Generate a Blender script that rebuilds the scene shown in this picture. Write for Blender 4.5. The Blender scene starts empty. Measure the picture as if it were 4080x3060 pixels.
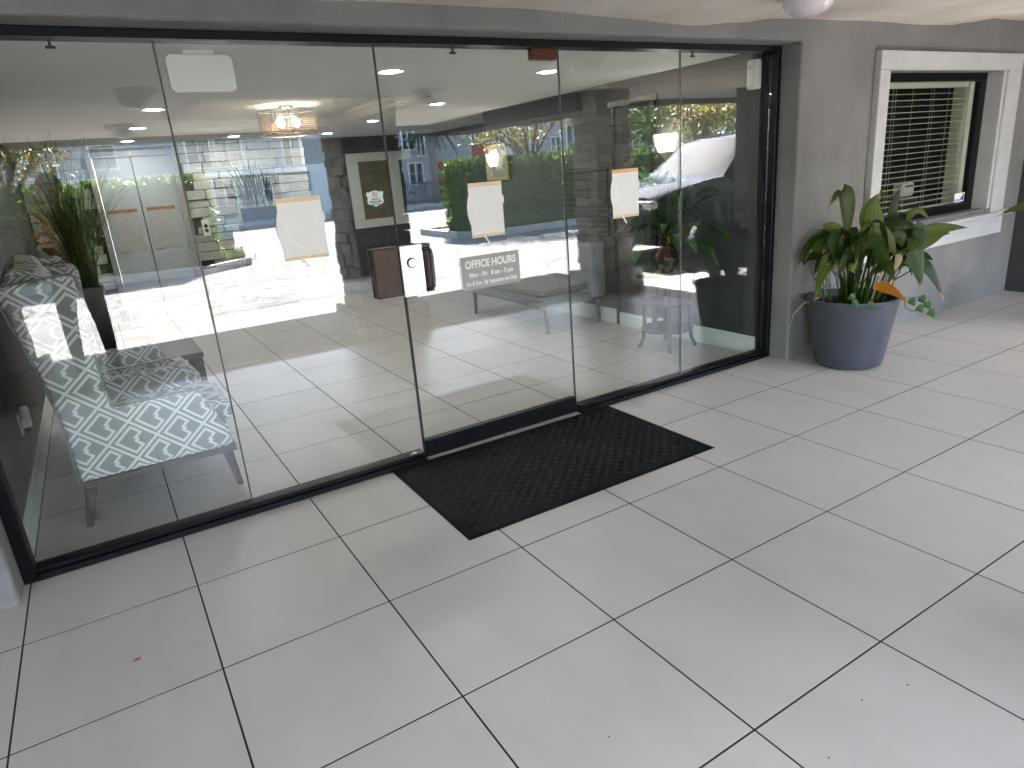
import bpy, bmesh, math, random
from mathutils import Vector, Matrix, Quaternion, noise
random.seed(7)
sc = bpy.context.scene
COL = sc.collection
R_ = math.radians
PI = math.pi

# ---------------------------------------------------------------- camera
cam = bpy.data.cameras.new('camera'); camo = bpy.data.objects.new('camera', cam); COL.objects.link(camo)
CAM = Vector((-0.05442, -3.42054, 1.55804))
_r = Vector((0.846962, -0.526041, -0.077047)); _d = Vector((-0.224376, -0.222293, -0.948810)); _f = Vector((0.481986, 0.820894, -0.306305))
mw = Matrix(((_r.x, -_d.x, -_f.x, CAM.x), (_r.y, -_d.y, -_f.y, CAM.y), (_r.z, -_d.z, -_f.z, CAM.z), (0, 0, 0, 1)))
camo.matrix_world = mw
cam.sensor_fit = 'HORIZONTAL'; cam.sensor_width = 36; cam.lens = 23.6567
cam.clip_start = 0.01; cam.clip_end = 2000
sc.camera = camo

# ---------------------------------------------------------------- sky, sun, exposure
SUN_EL, SUN_AZ = R_(40), R_(152)          # azimuth clockwise from +Y
w = bpy.data.worlds.new('World'); sc.world = w; w.use_nodes = True
nt = w.node_tree; bg = nt.nodes['Background']
sky = nt.nodes.new('ShaderNodeTexSky'); sky.sky_type = 'NISHITA'; sky.sun_disc = False
sky.sun_elevation = SUN_EL; sky.sun_rotation = SUN_AZ
nt.links.new(sky.outputs[0], bg.inputs[0]); bg.inputs[1].default_value = 0.1
sl = bpy.data.lights.new('sun', 'SUN'); sl.energy = 5.0; sl.angle = R_(0.5); sl.color = (1, 0.97, 0.93)
so = bpy.data.objects.new('sun', sl); COL.objects.link(so)
to_sun = Vector((math.sin(SUN_AZ) * math.cos(SUN_EL), math.cos(SUN_AZ) * math.cos(SUN_EL), math.sin(SUN_EL)))
so.rotation_euler = (-to_sun).to_track_quat('-Z', 'Y').to_euler(); so.location = (0, -10, 30)
sc.view_settings.view_transform = 'Standard'; sc.view_settings.look = 'None'
sc.view_settings.exposure = 5.34; sc.view_settings.gamma = 1
sc.render.engine = 'CYCLES'
sc.cycles.max_bounces = 8; sc.cycles.diffuse_bounces = 5; sc.cycles.glossy_bounces = 5
sc.cycles.transparent_max_bounces = 16; sc.cycles.transmission_bounces = 4
sc.cycles.sample_clamp_indirect = 3.0; sc.cycles.caustics_reflective = False; sc.cycles.caustics_refractive = False
sc.cycles.use_denoising = True

# ---------------------------------------------------------------- materials
M = {}
def nn(t, k, **kw):
    n = t.nodes.new(k)
    for a, v in kw.items(): setattr(n, a, v)
    return n
def lk(t, a, b): t.links.new(a, b)
def mat(name, col, rough=0.5, metal=0.0, var=0.0, vscale=6.0, bump=0.0, bscale=80.0, rnd=0.0, spec=None, isl=0.0, col2=None, coords='Object', detail=4, bdist=0.004):
    m = bpy.data.materials.new(name); m.use_nodes = True; t = m.node_tree; p = t.nodes['Principled BSDF']
    p.inputs['Roughness'].default_value = rough; p.inputs['Metallic'].default_value = metal
    if spec is not None: p.inputs['Specular IOR Level'].default_value = spec
    c = (*col, 1); p.inputs['Base Color'].default_value = c
    tc = nn(t, 'ShaderNodeTexCoord')
    src = None
    if var or col2:
        nz = nn(t, 'ShaderNodeTexNoise'); nz.inputs['Scale'].default_value = vscale; nz.inputs['Detail'].default_value = detail
        lk(t, tc.outputs[coords], nz.inputs['Vector'])
        mx = nn(t, 'ShaderNodeMix', data_type='RGBA')
        rp = nn(t, 'ShaderNodeMapRange'); rp.inputs[1].default_value = 0.3; rp.inputs[2].default_value = 0.7
        lk(t, nz.outputs[0], rp.inputs[0]); lk(t, rp.outputs[0], mx.inputs[0])
        a = tuple(v * (1 - var) for v in col); b = tuple(min(1, v * (1 + var)) for v in col) if col2 is None else col2
        mx.inputs[6].default_value = (*a, 1); mx.inputs[7].default_value = (*b, 1)
        src = mx.outputs[2]
    if rnd or isl:
        if rnd:
            oi = nn(t, 'ShaderNodeObjectInfo'); ro = oi.outputs['Random']; amt = rnd
        else:
            ge = nn(t, 'ShaderNodeNewGeometry'); ro = ge.outputs['Random Per Island']; amt = isl
        mr = nn(t, 'ShaderNodeMapRange'); mr.inputs[3].default_value = 1 - amt; mr.inputs[4].default_value = 1 + amt
        lk(t, ro, mr.inputs[0])
        hs = nn(t, 'ShaderNodeHueSaturation'); lk(t, mr.outputs[0], hs.inputs['Value'])
        if src: lk(t, src, hs.inputs['Color'])
        else: hs.inputs['Color'].default_value = c
        src = hs.outputs[0]
    if src: lk(t, src, p.inputs['Base Color'])
    if bump:
        bz = nn(t, 'ShaderNodeTexNoise'); bz.inputs['Scale'].default_value = bscale; bz.inputs['Detail'].default_value = 6
        lk(t, tc.outputs[coords], bz.inputs['Vector'])
        bp = nn(t, 'ShaderNodeBump'); bp.inputs['Strength'].default_value = bump; bp.inputs['Distance'].default_value = bdist
        lk(t, bz.outputs[0], bp.inputs['Height']); lk(t, bp.outputs[0], p.inputs['Normal'])
    M[name] = m
    return m
def emat(name, col, st):
    m = bpy.data.materials.new(name); m.use_nodes = True; t = m.node_tree
    t.nodes.remove(t.nodes['Principled BSDF']); e = nn(t, 'ShaderNodeEmission')
    e.inputs[0].default_value = (*col, 1); e.inputs[1].default_value = st
    lk(t, e.outputs[0], t.nodes['Material Output'].inputs[0]); M[name] = m
def glassmat(name, f0=0.066, tint=(0.965, 0.978, 0.975)):
    m = bpy.data.materials.new(name); m.use_nodes = True; t = m.node_tree
    t.nodes.remove(t.nodes['Principled BSDF'])
    lw = nn(t, 'ShaderNodeLayerWeight'); lw.inputs[0].default_value = 0.5
    pw = nn(t, 'ShaderNodeMath', operation='POWER'); pw.inputs[1].default_value = 5; lk(t, lw.outputs['Facing'], pw.inputs[0])
    ma = nn(t, 'ShaderNodeMath', operation='MULTIPLY_ADD'); ma.inputs[1].default_value = 1 - f0; ma.inputs[2].default_value = f0; lk(t, pw.outputs[0], ma.inputs[0])
    tr = nn(t, 'ShaderNodeBsdfTransparent'); tr.inputs[0].default_value = (*tint, 1)
    gl = nn(t, 'ShaderNodeBsdfGlossy'); gl.inputs['Roughness'].default_value = 0.0
    mx = nn(t, 'ShaderNodeMixShader'); lk(t, ma.outputs[0], mx.inputs[0]); lk(t, tr.outputs[0], mx.inputs[1]); lk(t, gl.outputs[0], mx.inputs[2])
    lk(t, mx.outputs[0], t.nodes['Material Output'].inputs[0]); M[name] = m
def leafmat(name, c1, c2, rough=0.45, isl=True, transl=0.25, stripes=False):
    m = bpy.data.materials.new(name); m.use_nodes = True; t = m.node_tree; p = t.nodes['Principled BSDF']
    if isl:
        ge = nn(t, 'ShaderNodeNewGeometry'); r = ge.outputs['Random Per Island']
    else:
        oi = nn(t, 'ShaderNodeObjectInfo'); r = oi.outputs['Random']
    mx = nn(t, 'ShaderNodeMix', data_type='RGBA'); lk(t, r, mx.inputs[0])
    mx.inputs[6].default_value = (*c1, 1); mx.inputs[7].default_value = (*c2, 1)
    lk(t, mx.outputs[2], p.inputs['Base Color']); p.inputs['Roughness'].default_value = rough; p.inputs['Specular IOR Level'].default_value = 0.25
    out = mx.outputs[2]
    if stripes:
        uv = nn(t, 'ShaderNodeUVMap'); sp = nn(t, 'ShaderNodeSeparateXYZ'); lk(t, uv.outputs[0], sp.inputs[0])
        tc = nn(t, 'ShaderNodeTexCoord'); nz = nn(t, 'ShaderNodeTexNoise'); nz.inputs['Scale'].default_value = 14; lk(t, tc.outputs['Object'], nz.inputs['Vector'])
        cb = nn(t, 'ShaderNodeCombineXYZ'); a1 = nn(t, 'ShaderNodeMath', operation='MULTIPLY'); a1.inputs[1].default_value = 26; lk(t, sp.outputs[0], a1.inputs[0]); lk(t, a1.outputs[0], cb.inputs[0])
        a2 = nn(t, 'ShaderNodeMath', operation='MULTIPLY'); a2.inputs[1].default_value = .7; lk(t, sp.outputs[1], a2.inputs[0]); lk(t, a2.outputs[0], cb.inputs[1])
        ns = nn(t, 'ShaderNodeTexNoise'); ns.inputs['Scale'].default_value = 1; ns.inputs['Detail'].default_value = 2; lk(t, cb.outputs[0], ns.inputs['Vector'])
        vr = nn(t, 'ShaderNodeMapRange'); vr.inputs[1].default_value = .3; vr.inputs[2].default_value = .7; vr.inputs[3].default_value = .55; vr.inputs[4].default_value = 1.6; lk(t, ns.outputs[0], vr.inputs[0])
        hv = nn(t, 'ShaderNodeHueSaturation'); lk(t, vr.outputs[0], hv.inputs['Value']); lk(t, out, hv.inputs['Color'])
        ad = nn(t, 'ShaderNodeMath', operation='MULTIPLY_ADD'); ad.inputs[1].default_value = .16; lk(t, nz.outputs[0], ad.inputs[0]); lk(t, sp.outputs[1], ad.inputs[2])
        tp_ = nn(t, 'ShaderNodeMapRange'); tp_.inputs[1].default_value = .98; tp_.inputs[2].default_value = 1.05; lk(t, ad.outputs[0], tp_.inputs[0])
        mt_ = nn(t, 'ShaderNodeMix', data_type='RGBA'); lk(t, tp_.outputs[0], mt_.inputs[0]); lk(t, hv.outputs[0], mt_.inputs[6]); mt_.inputs[7].default_value = (.34, .22, .09, 1)
        out = mt_.outputs[2]; lk(t, out, p.inputs['Base Color'])
        bp = nn(t, 'ShaderNodeBump'); bp.inputs['Strength'].default_value = .25; bp.inputs['Distance'].default_value = .002; lk(t, ns.outputs[0], bp.inputs['Height']); lk(t, bp.outputs[0], p.inputs['Normal'])
    tl = nn(t, 'ShaderNodeBsdfTranslucent'); lk(t, out, tl.inputs[0])
    ms = nn(t, 'ShaderNodeMixShader'); ms.inputs[0].default_value = transl
    lk(t, p.outputs[0], ms.inputs[1]); lk(t, tl.outputs[0], ms.inputs[2]); lk(t, ms.outputs[0], t.nodes['Material Output'].inputs[0])
    M[name] = m

# porcelain tile: faint cloudy mottling, small scuffs
def tilemat(name, col, rough):
    m = bpy.data.materials.new(name); m.use_nodes = True; t = m.node_tree; p = t.nodes['Principled BSDF']
    ge = nn(t, 'ShaderNodeNewGeometry'); pos = ge.outputs['Position']
    n1 = nn(t, 'ShaderNodeTexNoise'); n1.inputs['Scale'].default_value = 2.2; n1.inputs['Detail'].default_value = 2; lk(t, pos, n1.inputs['Vector'])
    mr = nn(t, 'ShaderNodeMapRange'); mr.inputs[1].default_value = 0.25; mr.inputs[2].default_value = 0.75; lk(t, n1.outputs[0], mr.inputs[0])
    mx = nn(t, 'ShaderNodeMix', data_type='RGBA'); lk(t, mr.outputs[0], mx.inputs[0])
    mx.inputs[6].default_value = (col[0] * .96, col[1] * .958, col[2] * .952, 1); mx.inputs[7].default_value = (col[0] * 1.03, col[1] * 1.03, col[2] * 1.035, 1)
    # scuffs: stretched dark smears
    mp = nn(t, 'ShaderNodeMapping'); mp.inputs['Scale'].default_value = (2.6, .9, 1); mp.inputs['Rotation'].default_value = (0, 0, 0.7); lk(t, pos, mp.inputs[0])
    n3 = nn(t, 'ShaderNodeTexNoise'); n3.inputs['Scale'].default_value = 2.4; n3.inputs['Detail'].default_value = 3; n3.inputs['Roughness'].default_value = 0.5; lk(t, mp.outputs[0], n3.inputs['Vector'])
    m3 = nn(t, 'ShaderNodeMapRange'); m3.inputs[1].default_value = 0.45; m3.inputs[2].default_value = 0.85; m3.inputs[3].default_value = 0; m3.inputs[4].default_value = 0.12; lk(t, n3.outputs[0], m3.inputs[0])
    mk = nn(t, 'ShaderNodeMix', data_type='RGBA'); lk(t, m3.outputs[0], mk.inputs[0]); lk(t, mx.outputs[2], mk.inputs[6]); mk.inputs[7].default_value = (0.12, 0.11, 0.1, 1)
    oi = nn(t, 'ShaderNodeObjectInfo'); mo = nn(t, 'ShaderNodeMapRange'); mo.inputs[3].default_value = 0.975; mo.inputs[4].default_value = 1.025; lk(t, oi.outputs['Random'], mo.inputs[0])
    hs = nn(t, 'ShaderNodeHueSaturation'); lk(t, mo.outputs[0], hs.inputs['Value']); lk(t, mk.outputs[2], hs.inputs['Color']); lk(t, hs.outputs[0], p.inputs['Base Color'])
    rr = nn(t, 'ShaderNodeMapRange'); rr.inputs[1].default_value = .3; rr.inputs[2].default_value = .7; rr.inputs[3].default_value = rough - .015; rr.inputs[4].default_value = rough + .015; lk(t, n1.outputs[0], rr.inputs[0]); lk(t, rr.outputs[0], p.inputs['Roughness'])
    M[name] = m
tilemat('tile', (0.47, 0.444, 0.412), 0.36)
mat('grout', (0.006, 0.006, 0.007), 0.95)
# stucco with trowel marks and dark scuffs
def stucco(name, col, strength=0.55):
    m = mat(name, col, 0.85, var=0.2, vscale=1.8, bump=strength, bscale=42, coords='Object', detail=6, bdist=.012)
    t = m.node_tree
    b1 = [n for n in t.nodes if n.type == 'BUMP'][0]
    tc = [n for n in t.nodes if n.type == 'TEX_COORD'][0]
    n2 = nn(t, 'ShaderNodeTexNoise'); n2.inputs['Scale'].default_value = 7; n2.inputs['Detail'].default_value = 3; lk(t, tc.outputs['Object'], n2.inputs['Vector'])
    b2 = nn(t, 'ShaderNodeBump'); b2.inputs['Strength'].default_value = 0.35; b2.inputs['Distance'].default_value = 0.03
    lk(t, n2.outputs[0], b2.inputs['Height']); lk(t, b2.outputs[0], b1.inputs['Normal'])
stucco('stucco', (0.172, 0.168, 0.165))
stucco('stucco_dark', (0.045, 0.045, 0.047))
stucco('porch_ceiling', (0.58, 0.53, 0.49), 0.25)
mat('trim_white', (0.46, 0.46, 0.465), 0.55, var=0.06, vscale=9, bump=0.15, bscale=60)
mat('frame_black', (0.004, 0.004, 0.0055), 0.38, var=0.4, vscale=14, bump=0.05, bscale=30, spec=.16)
mat('bronze', (0.045, 0.028, 0.022), 0.38, metal=0.5, var=0.2, vscale=20)
mat('steel', (0.72, 0.70, 0.68), 0.28, metal=1.0, var=0.06, vscale=30)
mat('brass', (0.6, 0.42, 0.12), 0.3, metal=1.0)
mat('seal', (0.02, 0.02, 0.022), 0.5)
mat('seal_clear', (0.05, 0.055, 0.05), 0.3)
glassmat('glass')
glassmat('window_glass', 0.045, (0.9, 0.92, 0.9))
mat('rubber', (0.0028, 0.0028, 0.0034), 0.6, var=0.35, vscale=9, bump=0.2, bscale=120, spec=.12)
mat('rubber_ridge', (0.004, 0.004, 0.0047), 0.5, var=0.5, vscale=5, spec=.16)
mat('paper', (0.86, 0.85, 0.85), 0.7, var=0.02)
mat('paper_orange', (0.85, 0.5, 0.2), 0.7)
mat('paper_peach', (0.84, 0.62, 0.42), 0.7)
mat('paper_line', (0.93, 0.93, 0.93), 0.6)
mat('decal_grey', (0.38, 0.365, 0.36), 0.55)
mat('decal_white', (0.85, 0.85, 0.85), 0.5)
mat('decal_mint', (0.62, 0.72, 0.68), 0.5)
mat('ink_black', (0.02, 0.02, 0.02), 0.6)
mat('ink_red', (0.55, 0.04, 0.05), 0.6)
mat('ink_blue', (0.03, 0.09, 0.45), 0.5)
mat('plastic_white', (0.72, 0.74, 0.70), 0.4)
mat('lobby_wall', (0.042, 0.048, 0.046), 0.55, bump=0.08, bscale=180, var=0.06)
mat('lobby_ceiling', (0.74, 0.745, 0.73), 0.8, bump=0.05, bscale=120)
mat('baseboard', (0.62, 0.66, 0.60), 0.4)
mat('stone', (0.45, 0.43, 0.405), 0.9, var=0.25, vscale=5, bump=0.6, bscale=16, rnd=0.35, bdist=0.012)
mat('stone_core', (0.05, 0.05, 0.05), 0.95)
mat('stone_wall', (0.46, 0.45, 0.41), 0.9, var=0.12, vscale=5, bump=0.5, bscale=18, rnd=0.16, bdist=0.01)
mat('dark_wood', (0.035, 0.02, 0.015), 0.35, var=0.3, vscale=12)
mat('walnut', (0.035, 0.019, 0.012), 0.45, var=0.3, vscale=18)
mat('black_lacquer', (0.012, 0.012, 0.013), 0.25)
mat('grey_leather', (0.17, 0.18, 0.18), 0.45, var=0.06, bump=0.1, bscale=160)
mat('pot_blue', (0.043, 0.046, 0.062), 0.6, var=0.22, vscale=5, bump=0.12, bscale=70)
mat('soil', (0.03, 0.022, 0.016), 0.95, var=0.4, vscale=30, bump=0.8, bscale=50, bdist=.02)
mat('blind', (0.68, 0.65, 0.55), 0.5)
mat('blind_cord', (0.6, 0.58, 0.5), 0.7)
mat('office_dark', (0.03, 0.03, 0.03), 0.8)
mat('asphalt', (0.10, 0.098, 0.094), 0.9, var=0.34, vscale=2.2, bump=0.5, bscale=60, coords='Object', detail=10)
mat('asphalt_crack', (0.04, 0.04, 0.04), 0.95)
mat('road', (0.14, 0.137, 0.132), 0.9, var=0.12, vscale=0.8, bump=0.3, bscale=50, detail=10)
mat('concrete', (0.42, 0.40, 0.36), 0.85, var=0.16, vscale=3, bump=0.3, bscale=40)
mat('line_white', (0.5, 0.5, 0.48), 0.7, var=0.12, vscale=9)
mat('bed_soil', (0.10, 0.06, 0.035), 0.95, var=0.35, vscale=8, bump=0.8, bscale=25, bdist=.03)
leafmat('hedge_leaf', (0.03, 0.06, 0.012), (0.17, 0.26, 0.045))
mat('hedge_core', (0.014, 0.026, 0.008), 0.9)
leafmat('yellow_leaf', (0.05, 0.065, 0.012), (0.30, 0.22, 0.025), transl=.4)
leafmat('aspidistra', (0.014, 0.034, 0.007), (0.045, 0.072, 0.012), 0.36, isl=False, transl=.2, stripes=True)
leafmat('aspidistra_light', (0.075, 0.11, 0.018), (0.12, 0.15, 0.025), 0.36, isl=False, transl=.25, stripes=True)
leafmat('leaf_orange', (0.33, 0.10, 0.008), (0.40, 0.15, 0.015), 0.45, isl=False, stripes=True)
leafmat('leaf_tan', (0.5, 0.36, 0.22), (0.55, 0.42, 0.26), 0.6, isl=False)
leafmat('pothos', (0.03, 0.09, 0.02), (0.07, 0.15, 0.035), 0.35, isl=False)
leafmat('lily_leaf', (0.02, 0.07, 0.015), (0.06, 0.14, 0.03), 0.35)
leafmat('grass_blade', (0.03, 0.07, 0.018), (0.12, 0.24, 0.05), 0.5)
leafmat('palm_leaf', (0.03, 0.05, 0.015), (0.07, 0.10, 0.03), 0.5)
leafmat('flower_white', (0.8, 0.8, 0.75), (0.85, 0.82, 0.8), 0.6)
leafmat('flower_yellow', (0.5, 0.28, 0.01), (0.6, 0.38, 0.02), 0.6)
mat('bark', (0.12, 0.09, 0.065), 0.9, var=0.3, vscale=14, bump=0.6, bscale=30)
mat('palm_bark', (0.2, 0.17, 0.14), 0.9, var=0.3, vscale=9, bump=0.6, bscale=20)
mat('facade_grey', (0.30, 0.29, 0.275), 0.85, var=0.06, vscale=1)
mat('facade_white', (0.62, 0.61, 0.58), 0.85, var=0.05, vscale=1)
mat('facade_red', (0.26, 0.05, 0.03), 0.8, var=0.08, vscale=2)
mat('facade_orange', (0.5, 0.16, 0.07), 0.8)
mat('roof_tile', (0.36, 0.15, 0.09), 0.85, var=0.3, vscale=3)
mat('far_glass', (0.08, 0.11, 0.14), 0.08)
mat('fence_iron', (0.015, 0.015, 0.017), 0.5)
mat('car_paint', (0.012, 0.016, 0.024), 0.07, spec=.1)
mat('car_glass', (0.01, 0.012, 0.014), 0.04, spec=.15)
mat('tyre', (0.02, 0.02, 0.02), 0.8)
mat('skin', (0.32, 0.17, 0.11), 0.5)
mat('hair', (0.015, 0.012, 0.01), 0.6)
mat('shirt', (0.20, 0.055, 0.06), 0.85, var=0.1, vscale=6, bump=.3, bscale=14)
mat('trousers', (0.012, 0.012, 0.015), 0.85, bump=.3, bscale=12)
mat('teal', (0.03, 0.26, 0.26), 0.5)
mat('sconce_body', (0.5, 0.5, 0.45), 0.5)
mat('petal', (0.35, 0.02, 0.06), 0.6)
mat('crumb', (0.7, 0.68, 0.6), 0.8)
mat('wire_shade', (0.22, 0.15, 0.09), 0.4, metal=.6)
mat('amber', (0.3, 0.11, 0.04), 0.3)
mat('copper', (0.10, 0.035, 0.018), 0.25, metal=.6)
mat('straw', (0.40, 0.33, 0.15), 0.7)
mat('olive', (0.15, 0.14, 0.075), 0.6)
mat('back_glass', (0.36, 0.38, 0.39), 0.25)
mat('picture_art', (0.28, 0.26, 0.2), 0.6, var=0.5, vscale=14)
emat('lamp_white', (1.0, 0.98, 0.95), 6.8)
emat('lamp_bulb', (1.0, 0.86, 0.62), 1.6)
emat('sconce_glow', (1.0, 0.93, 0.8), 0.55)
# porch dome light glass
mat('dome_glass', (0.62, 0.56, 0.60), 0.15)

# fret-key upholstery print (UV in metres)
def fretmat(name, dark, light, pitch=0.105, rot=0.55):
    m = bpy.data.materials.new(name); m.use_nodes = True; t = m.node_tree; p = t.nodes['Principled BSDF']
    uv = nn(t, 'ShaderNodeUVMap'); sp = nn(t, 'ShaderNodeSeparateXYZ'); lk(t, uv.outputs[0], sp.inputs[0])
    def mth(op, a, b=None):
        n = nn(t, 'ShaderNodeMath', operation=op)
        for i, v in enumerate((a, b)):
            if v is None: continue
            if isinstance(v, (int, float)): n.inputs[i].default_value = v
            else: lk(t, v, n.inputs[i])
        return n.outputs[0]
    x, y = sp.outputs[0], sp.outputs[1]
    ca, sa = math.cos(rot) / pitch, math.sin(rot) / pitch
    u = mth('FRACT', mth('ADD', mth('MULTIPLY', x, ca), mth('MULTIPLY', y, sa)))
    v = mth('FRACT', mth('SUBTRACT', mth('MULTIPLY', x, ca), mth('MULTIPLY', y, sa * 1.0)))
    def rect(u0, u1, v0, v1):
        a = mth('MULTIPLY', mth('GREATER_THAN', u, u0), mth('LESS_THAN', u, u1))
        b = mth('MULTIPLY', mth('GREATER_THAN', v, v0), mth('LESS_THAN', v, v1))
        return mth('MULTIPLY', a, b)
    rs = [(-.1, .085, -1, 2), (-1, 2, -.1, .085), (.17, .94, .17, .255), (.17, .255, .17, .94), (.855, .94, .17, .60),
          (.17, .60, .855, .94), (.68, .94, .515, .60), (.60, .685, .515, .69), (.515, .69, .60, .685), (.515, .60, .60, .94)]
    acc = None
    for r in rs:
        q = rect(*r); acc = q if acc is None else mth('MAXIMUM', acc, q)
    mx = nn(t, 'ShaderNodeMix', data_type='RGBA'); lk(t, acc, mx.inputs[0])
    mx.inputs[6].default_value = (*dark, 1); mx.inputs[7].default_value = (*light, 1)
    lk(t, mx.outputs[2], p.inputs['Base Color']); p.inputs['Roughness'].default_value = 0.85
    M[name] = m
fretmat('fret_fabric', (0.225, 0.23, 0.225), (0.62, 0.63, 0.61), pitch=0.148, rot=0.84)
def hexmat(name):
    m = mat(name, (0.3, 0.28, 0.2), 0.8); t = m.node_tree; p = t.nodes['Principled BSDF']
    uv = nn(t, 'ShaderNodeUVMap'); vo = nn(t, 'ShaderNodeTexVoronoi', feature='DISTANCE_TO_EDGE'); vo.inputs['Scale'].default_value = 28; vo.inputs['Randomness'].default_value = 0
    mp = nn(t, 'ShaderNodeMapping'); mp.inputs['Rotation'].default_value = (0, 0, PI / 4); lk(t, uv.outputs[0], mp.inputs[0]); lk(t, mp.outputs[0], vo.inputs['Vector'])
    mr = nn(t, 'ShaderNodeMath', operation='LESS_THAN'); mr.inputs[1].default_value = 0.12; lk(t, vo.outputs['Distance'], mr.inputs[0])
    mx = nn(t, 'ShaderNodeMix', data_type='RGBA'); lk(t, mr.outputs[0], mx.inputs[0]); mx.inputs[6].default_value = (.2, .19, .14, 1); mx.inputs[7].default_value = (.10, .10, .08, 1)
    lk(t, mx.outputs[2], p.inputs['Base Color'])
hexmat('hex_fabric')

# ---------------------------------------------------------------- mesh helpers
class MB:
    def __init__(s): s.v = []; s.f = []; s.mi = []; s.cur = 0; s.tv = {}
    def add(s, vs, fs):
        o = len(s.v); s.v += [tuple(v) for v in vs]; s.f += [tuple(i + o for i in f) for f in fs]; s.mi += [s.cur] * len(fs); return s
    def box(s, x0, x1, y0, y1, z0, z1):
        return s.add([(x0,y0,z0),(x1,y0,z0),(x1,y1,z0),(x0,y1,z0),(x0,y0,z1),(x1,y0,z1),(x1,y1,z1),(x0,y1,z1)],
                     [(0,3,2,1),(4,5,6,7),(0,1,5,4),(1,2,6,5),(2,3,7,6),(3,0,4,7)])
    def cbox(s, x0, x1, y0, y1, z0, z1, b=0.01, m=None):
        # chamfered box
        bm = bmesh.new(); bmesh.ops.create_cube(bm, size=1)
        for v in bm.verts: v.co = Vector(((x0+x1)/2 + v.co.x*(x1-x0), (y0+y1)/2 + v.co.y*(y1-y0), (z0+z1)/2 + v.co.z*(z1-z0)))
        bmesh.ops.bevel(bm, geom=bm.edges[:], offset=b, segments=1 if b < .012 else 3, profile=.5, affect='EDGES')
        if m is not None: bmesh.ops.transform(bm, matrix=m, verts=bm.verts)
        bm.verts.index_update()
        s.add([v.co.copy() for v in bm.verts], [[v.index for v in f.verts] for f in bm.faces]); bm.free(); return s
    def lathe(s, prof, cx=0, cy=0, n=24, a0=0, a1=2*PI, caps=False):
        full = abs(a1 - a0 - 2*PI) < 1e-6; k = n if full else n + 1
        vs = [(cx + r*math.cos(a0+(a1-a0)*j/n), cy + r*math.sin(a0+(a1-a0)*j/n), z) for r, z in prof for j in range(k)]
        fs = [(i*k+j, i*k+(j+1)%k, (i+1)*k+(j+1)%k, (i+1)*k+j) for i in range(len(prof)-1) for j in range(n)]
        if caps: fs += [tuple(reversed(range(k))), tuple((len(prof)-1)*k+j for j in range(k))]
        return s.add(vs, fs)
    def tube(s, pts, rad, n=8, caps=True):
        pts = [Vector(p) for p in pts]; rad = rad if isinstance(rad, (list, tuple)) else [rad]*len(pts)
        vs = []; u = None
        for i, p in enumerate(pts):
            t = (pts[min(i+1, len(pts)-1)] - pts[max(i-1, 0)]).normalized()
            if u is None: u = t.orthogonal().normalized()
            u = (u - t*u.dot(t)).normalized() if (u - t*u.dot(t)).length > 1e-6 else t.orthogonal().normalized()
            w_ = t.cross(u)
            vs += [p + (u*math.cos(2*PI*j/n) + w_*math.sin(2*PI*j/n))*rad[i] for j in range(n)]
        fs = [(i*n+j, i*n+(j+1)%n, (i+1)*n+(j+1)%n, (i+1)*n+j) for i in range(len(pts)-1) for j in range(n)]
        if caps: fs += [tuple(reversed(range(n))), tuple((len(pts)-1)*n+j for j in range(n))]
        return s.add(vs, fs)
    def prism(s, poly, axis, a, b):
        # extrude 2D polygon along axis between a and b
        def P(p, h): return {'x': (h, p[0], p[1]), 'y': (p[0], h, p[1]), 'z': (p[0], p[1], h)}[axis]
        n = len(poly)
        return s.add([P(p, a) for p in poly] + [P(p, b) for p in poly], [tuple(reversed(range(n))), tuple(range(n, 2*n))] + [(i, (i+1)%n, n+(i+1)%n, n+i) for i in range(n)])
    def leaf(s, p0, pc, p1, W, side=None, n=7, fold=0.25, pw=0.8):
        p0, pc, p1 = Vector(p0), Vector(pc), Vector(p1); vs = []
        for i in range(n+1):
            t = i/n; p = p0*(1-t)**2 + pc*2*t*(1-t) + p1*t*t; tg = ((pc-p0)*(1-t) + (p1-pc)*t).normalized()
            sd = side - tg*side.dot(tg) if side is not None else tg.cross(Vector((0,0,1)))
            sd = sd.normalized() if sd.length > 1e-5 else tg.orthogonal().normalized()
            nm = sd.cross(tg); hw = W*0.5*math.sin(PI*min(1, max(0.0, t)**pw))
            if i in (0, n): hw = 0.0008
            vs += [p - sd*hw + nm*fold*hw, p, p + sd*hw + nm*fold*hw]
        o_ = len(s.v)
        for i in range(n+1):
            for q in range(3): s.tv[o_+i*3+q] = (q/2, i/n)
        fs = []
        for i in range(n): a = i*3; fs += [(a, a+1, a+4, a+3), (a+1, a+2, a+5, a+4)]
        return s.add(vs, fs)
    def build(s, name, mats, parent=None, world=None, smooth=False, uv=False, bev=None):
        me = bpy.data.meshes.new(name)
        if world is None: world = Vector((0,0,0))
        vs = [(x-world[0], y-world[1], z-world[2]) for x, y, z in s.v]
        me.from_pydata(vs, [], s.f); mats = mats if isinstance(mats, (list, tuple)) else [mats]
        for k in mats: me.materials.append(M[k])
        for p, i in zip(me.polygons, s.mi): p.material_index = i
        if smooth:
            for p in me.polygons: p.use_smooth = True
        if s.tv and not uv:
            l = me.uv_layers.new(name='UVMap')
            for lp_ in me.loops: l.data[lp_.index].uv = s.tv.get(lp_.vertex_index, (.5, .1))
        if uv:
            l = me.uv_layers.new(name='UVMap')
            for p in me.polygons:
                nx, ny, nz = (abs(c) for c in p.normal)
                for li in p.loop_indices:
                    c = me.vertices[me.loops[li].vertex_index].co
                    l.data[li].uv = (c.x, c.z) if ny >= nx and ny >= nz else ((c.y, c.z) if nx >= nz else (c.x, c.y))
        me.update()
        o = bpy.data.objects.new(name, me); COL.objects.link(o)
        if parent is not None: o.parent = parent
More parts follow.
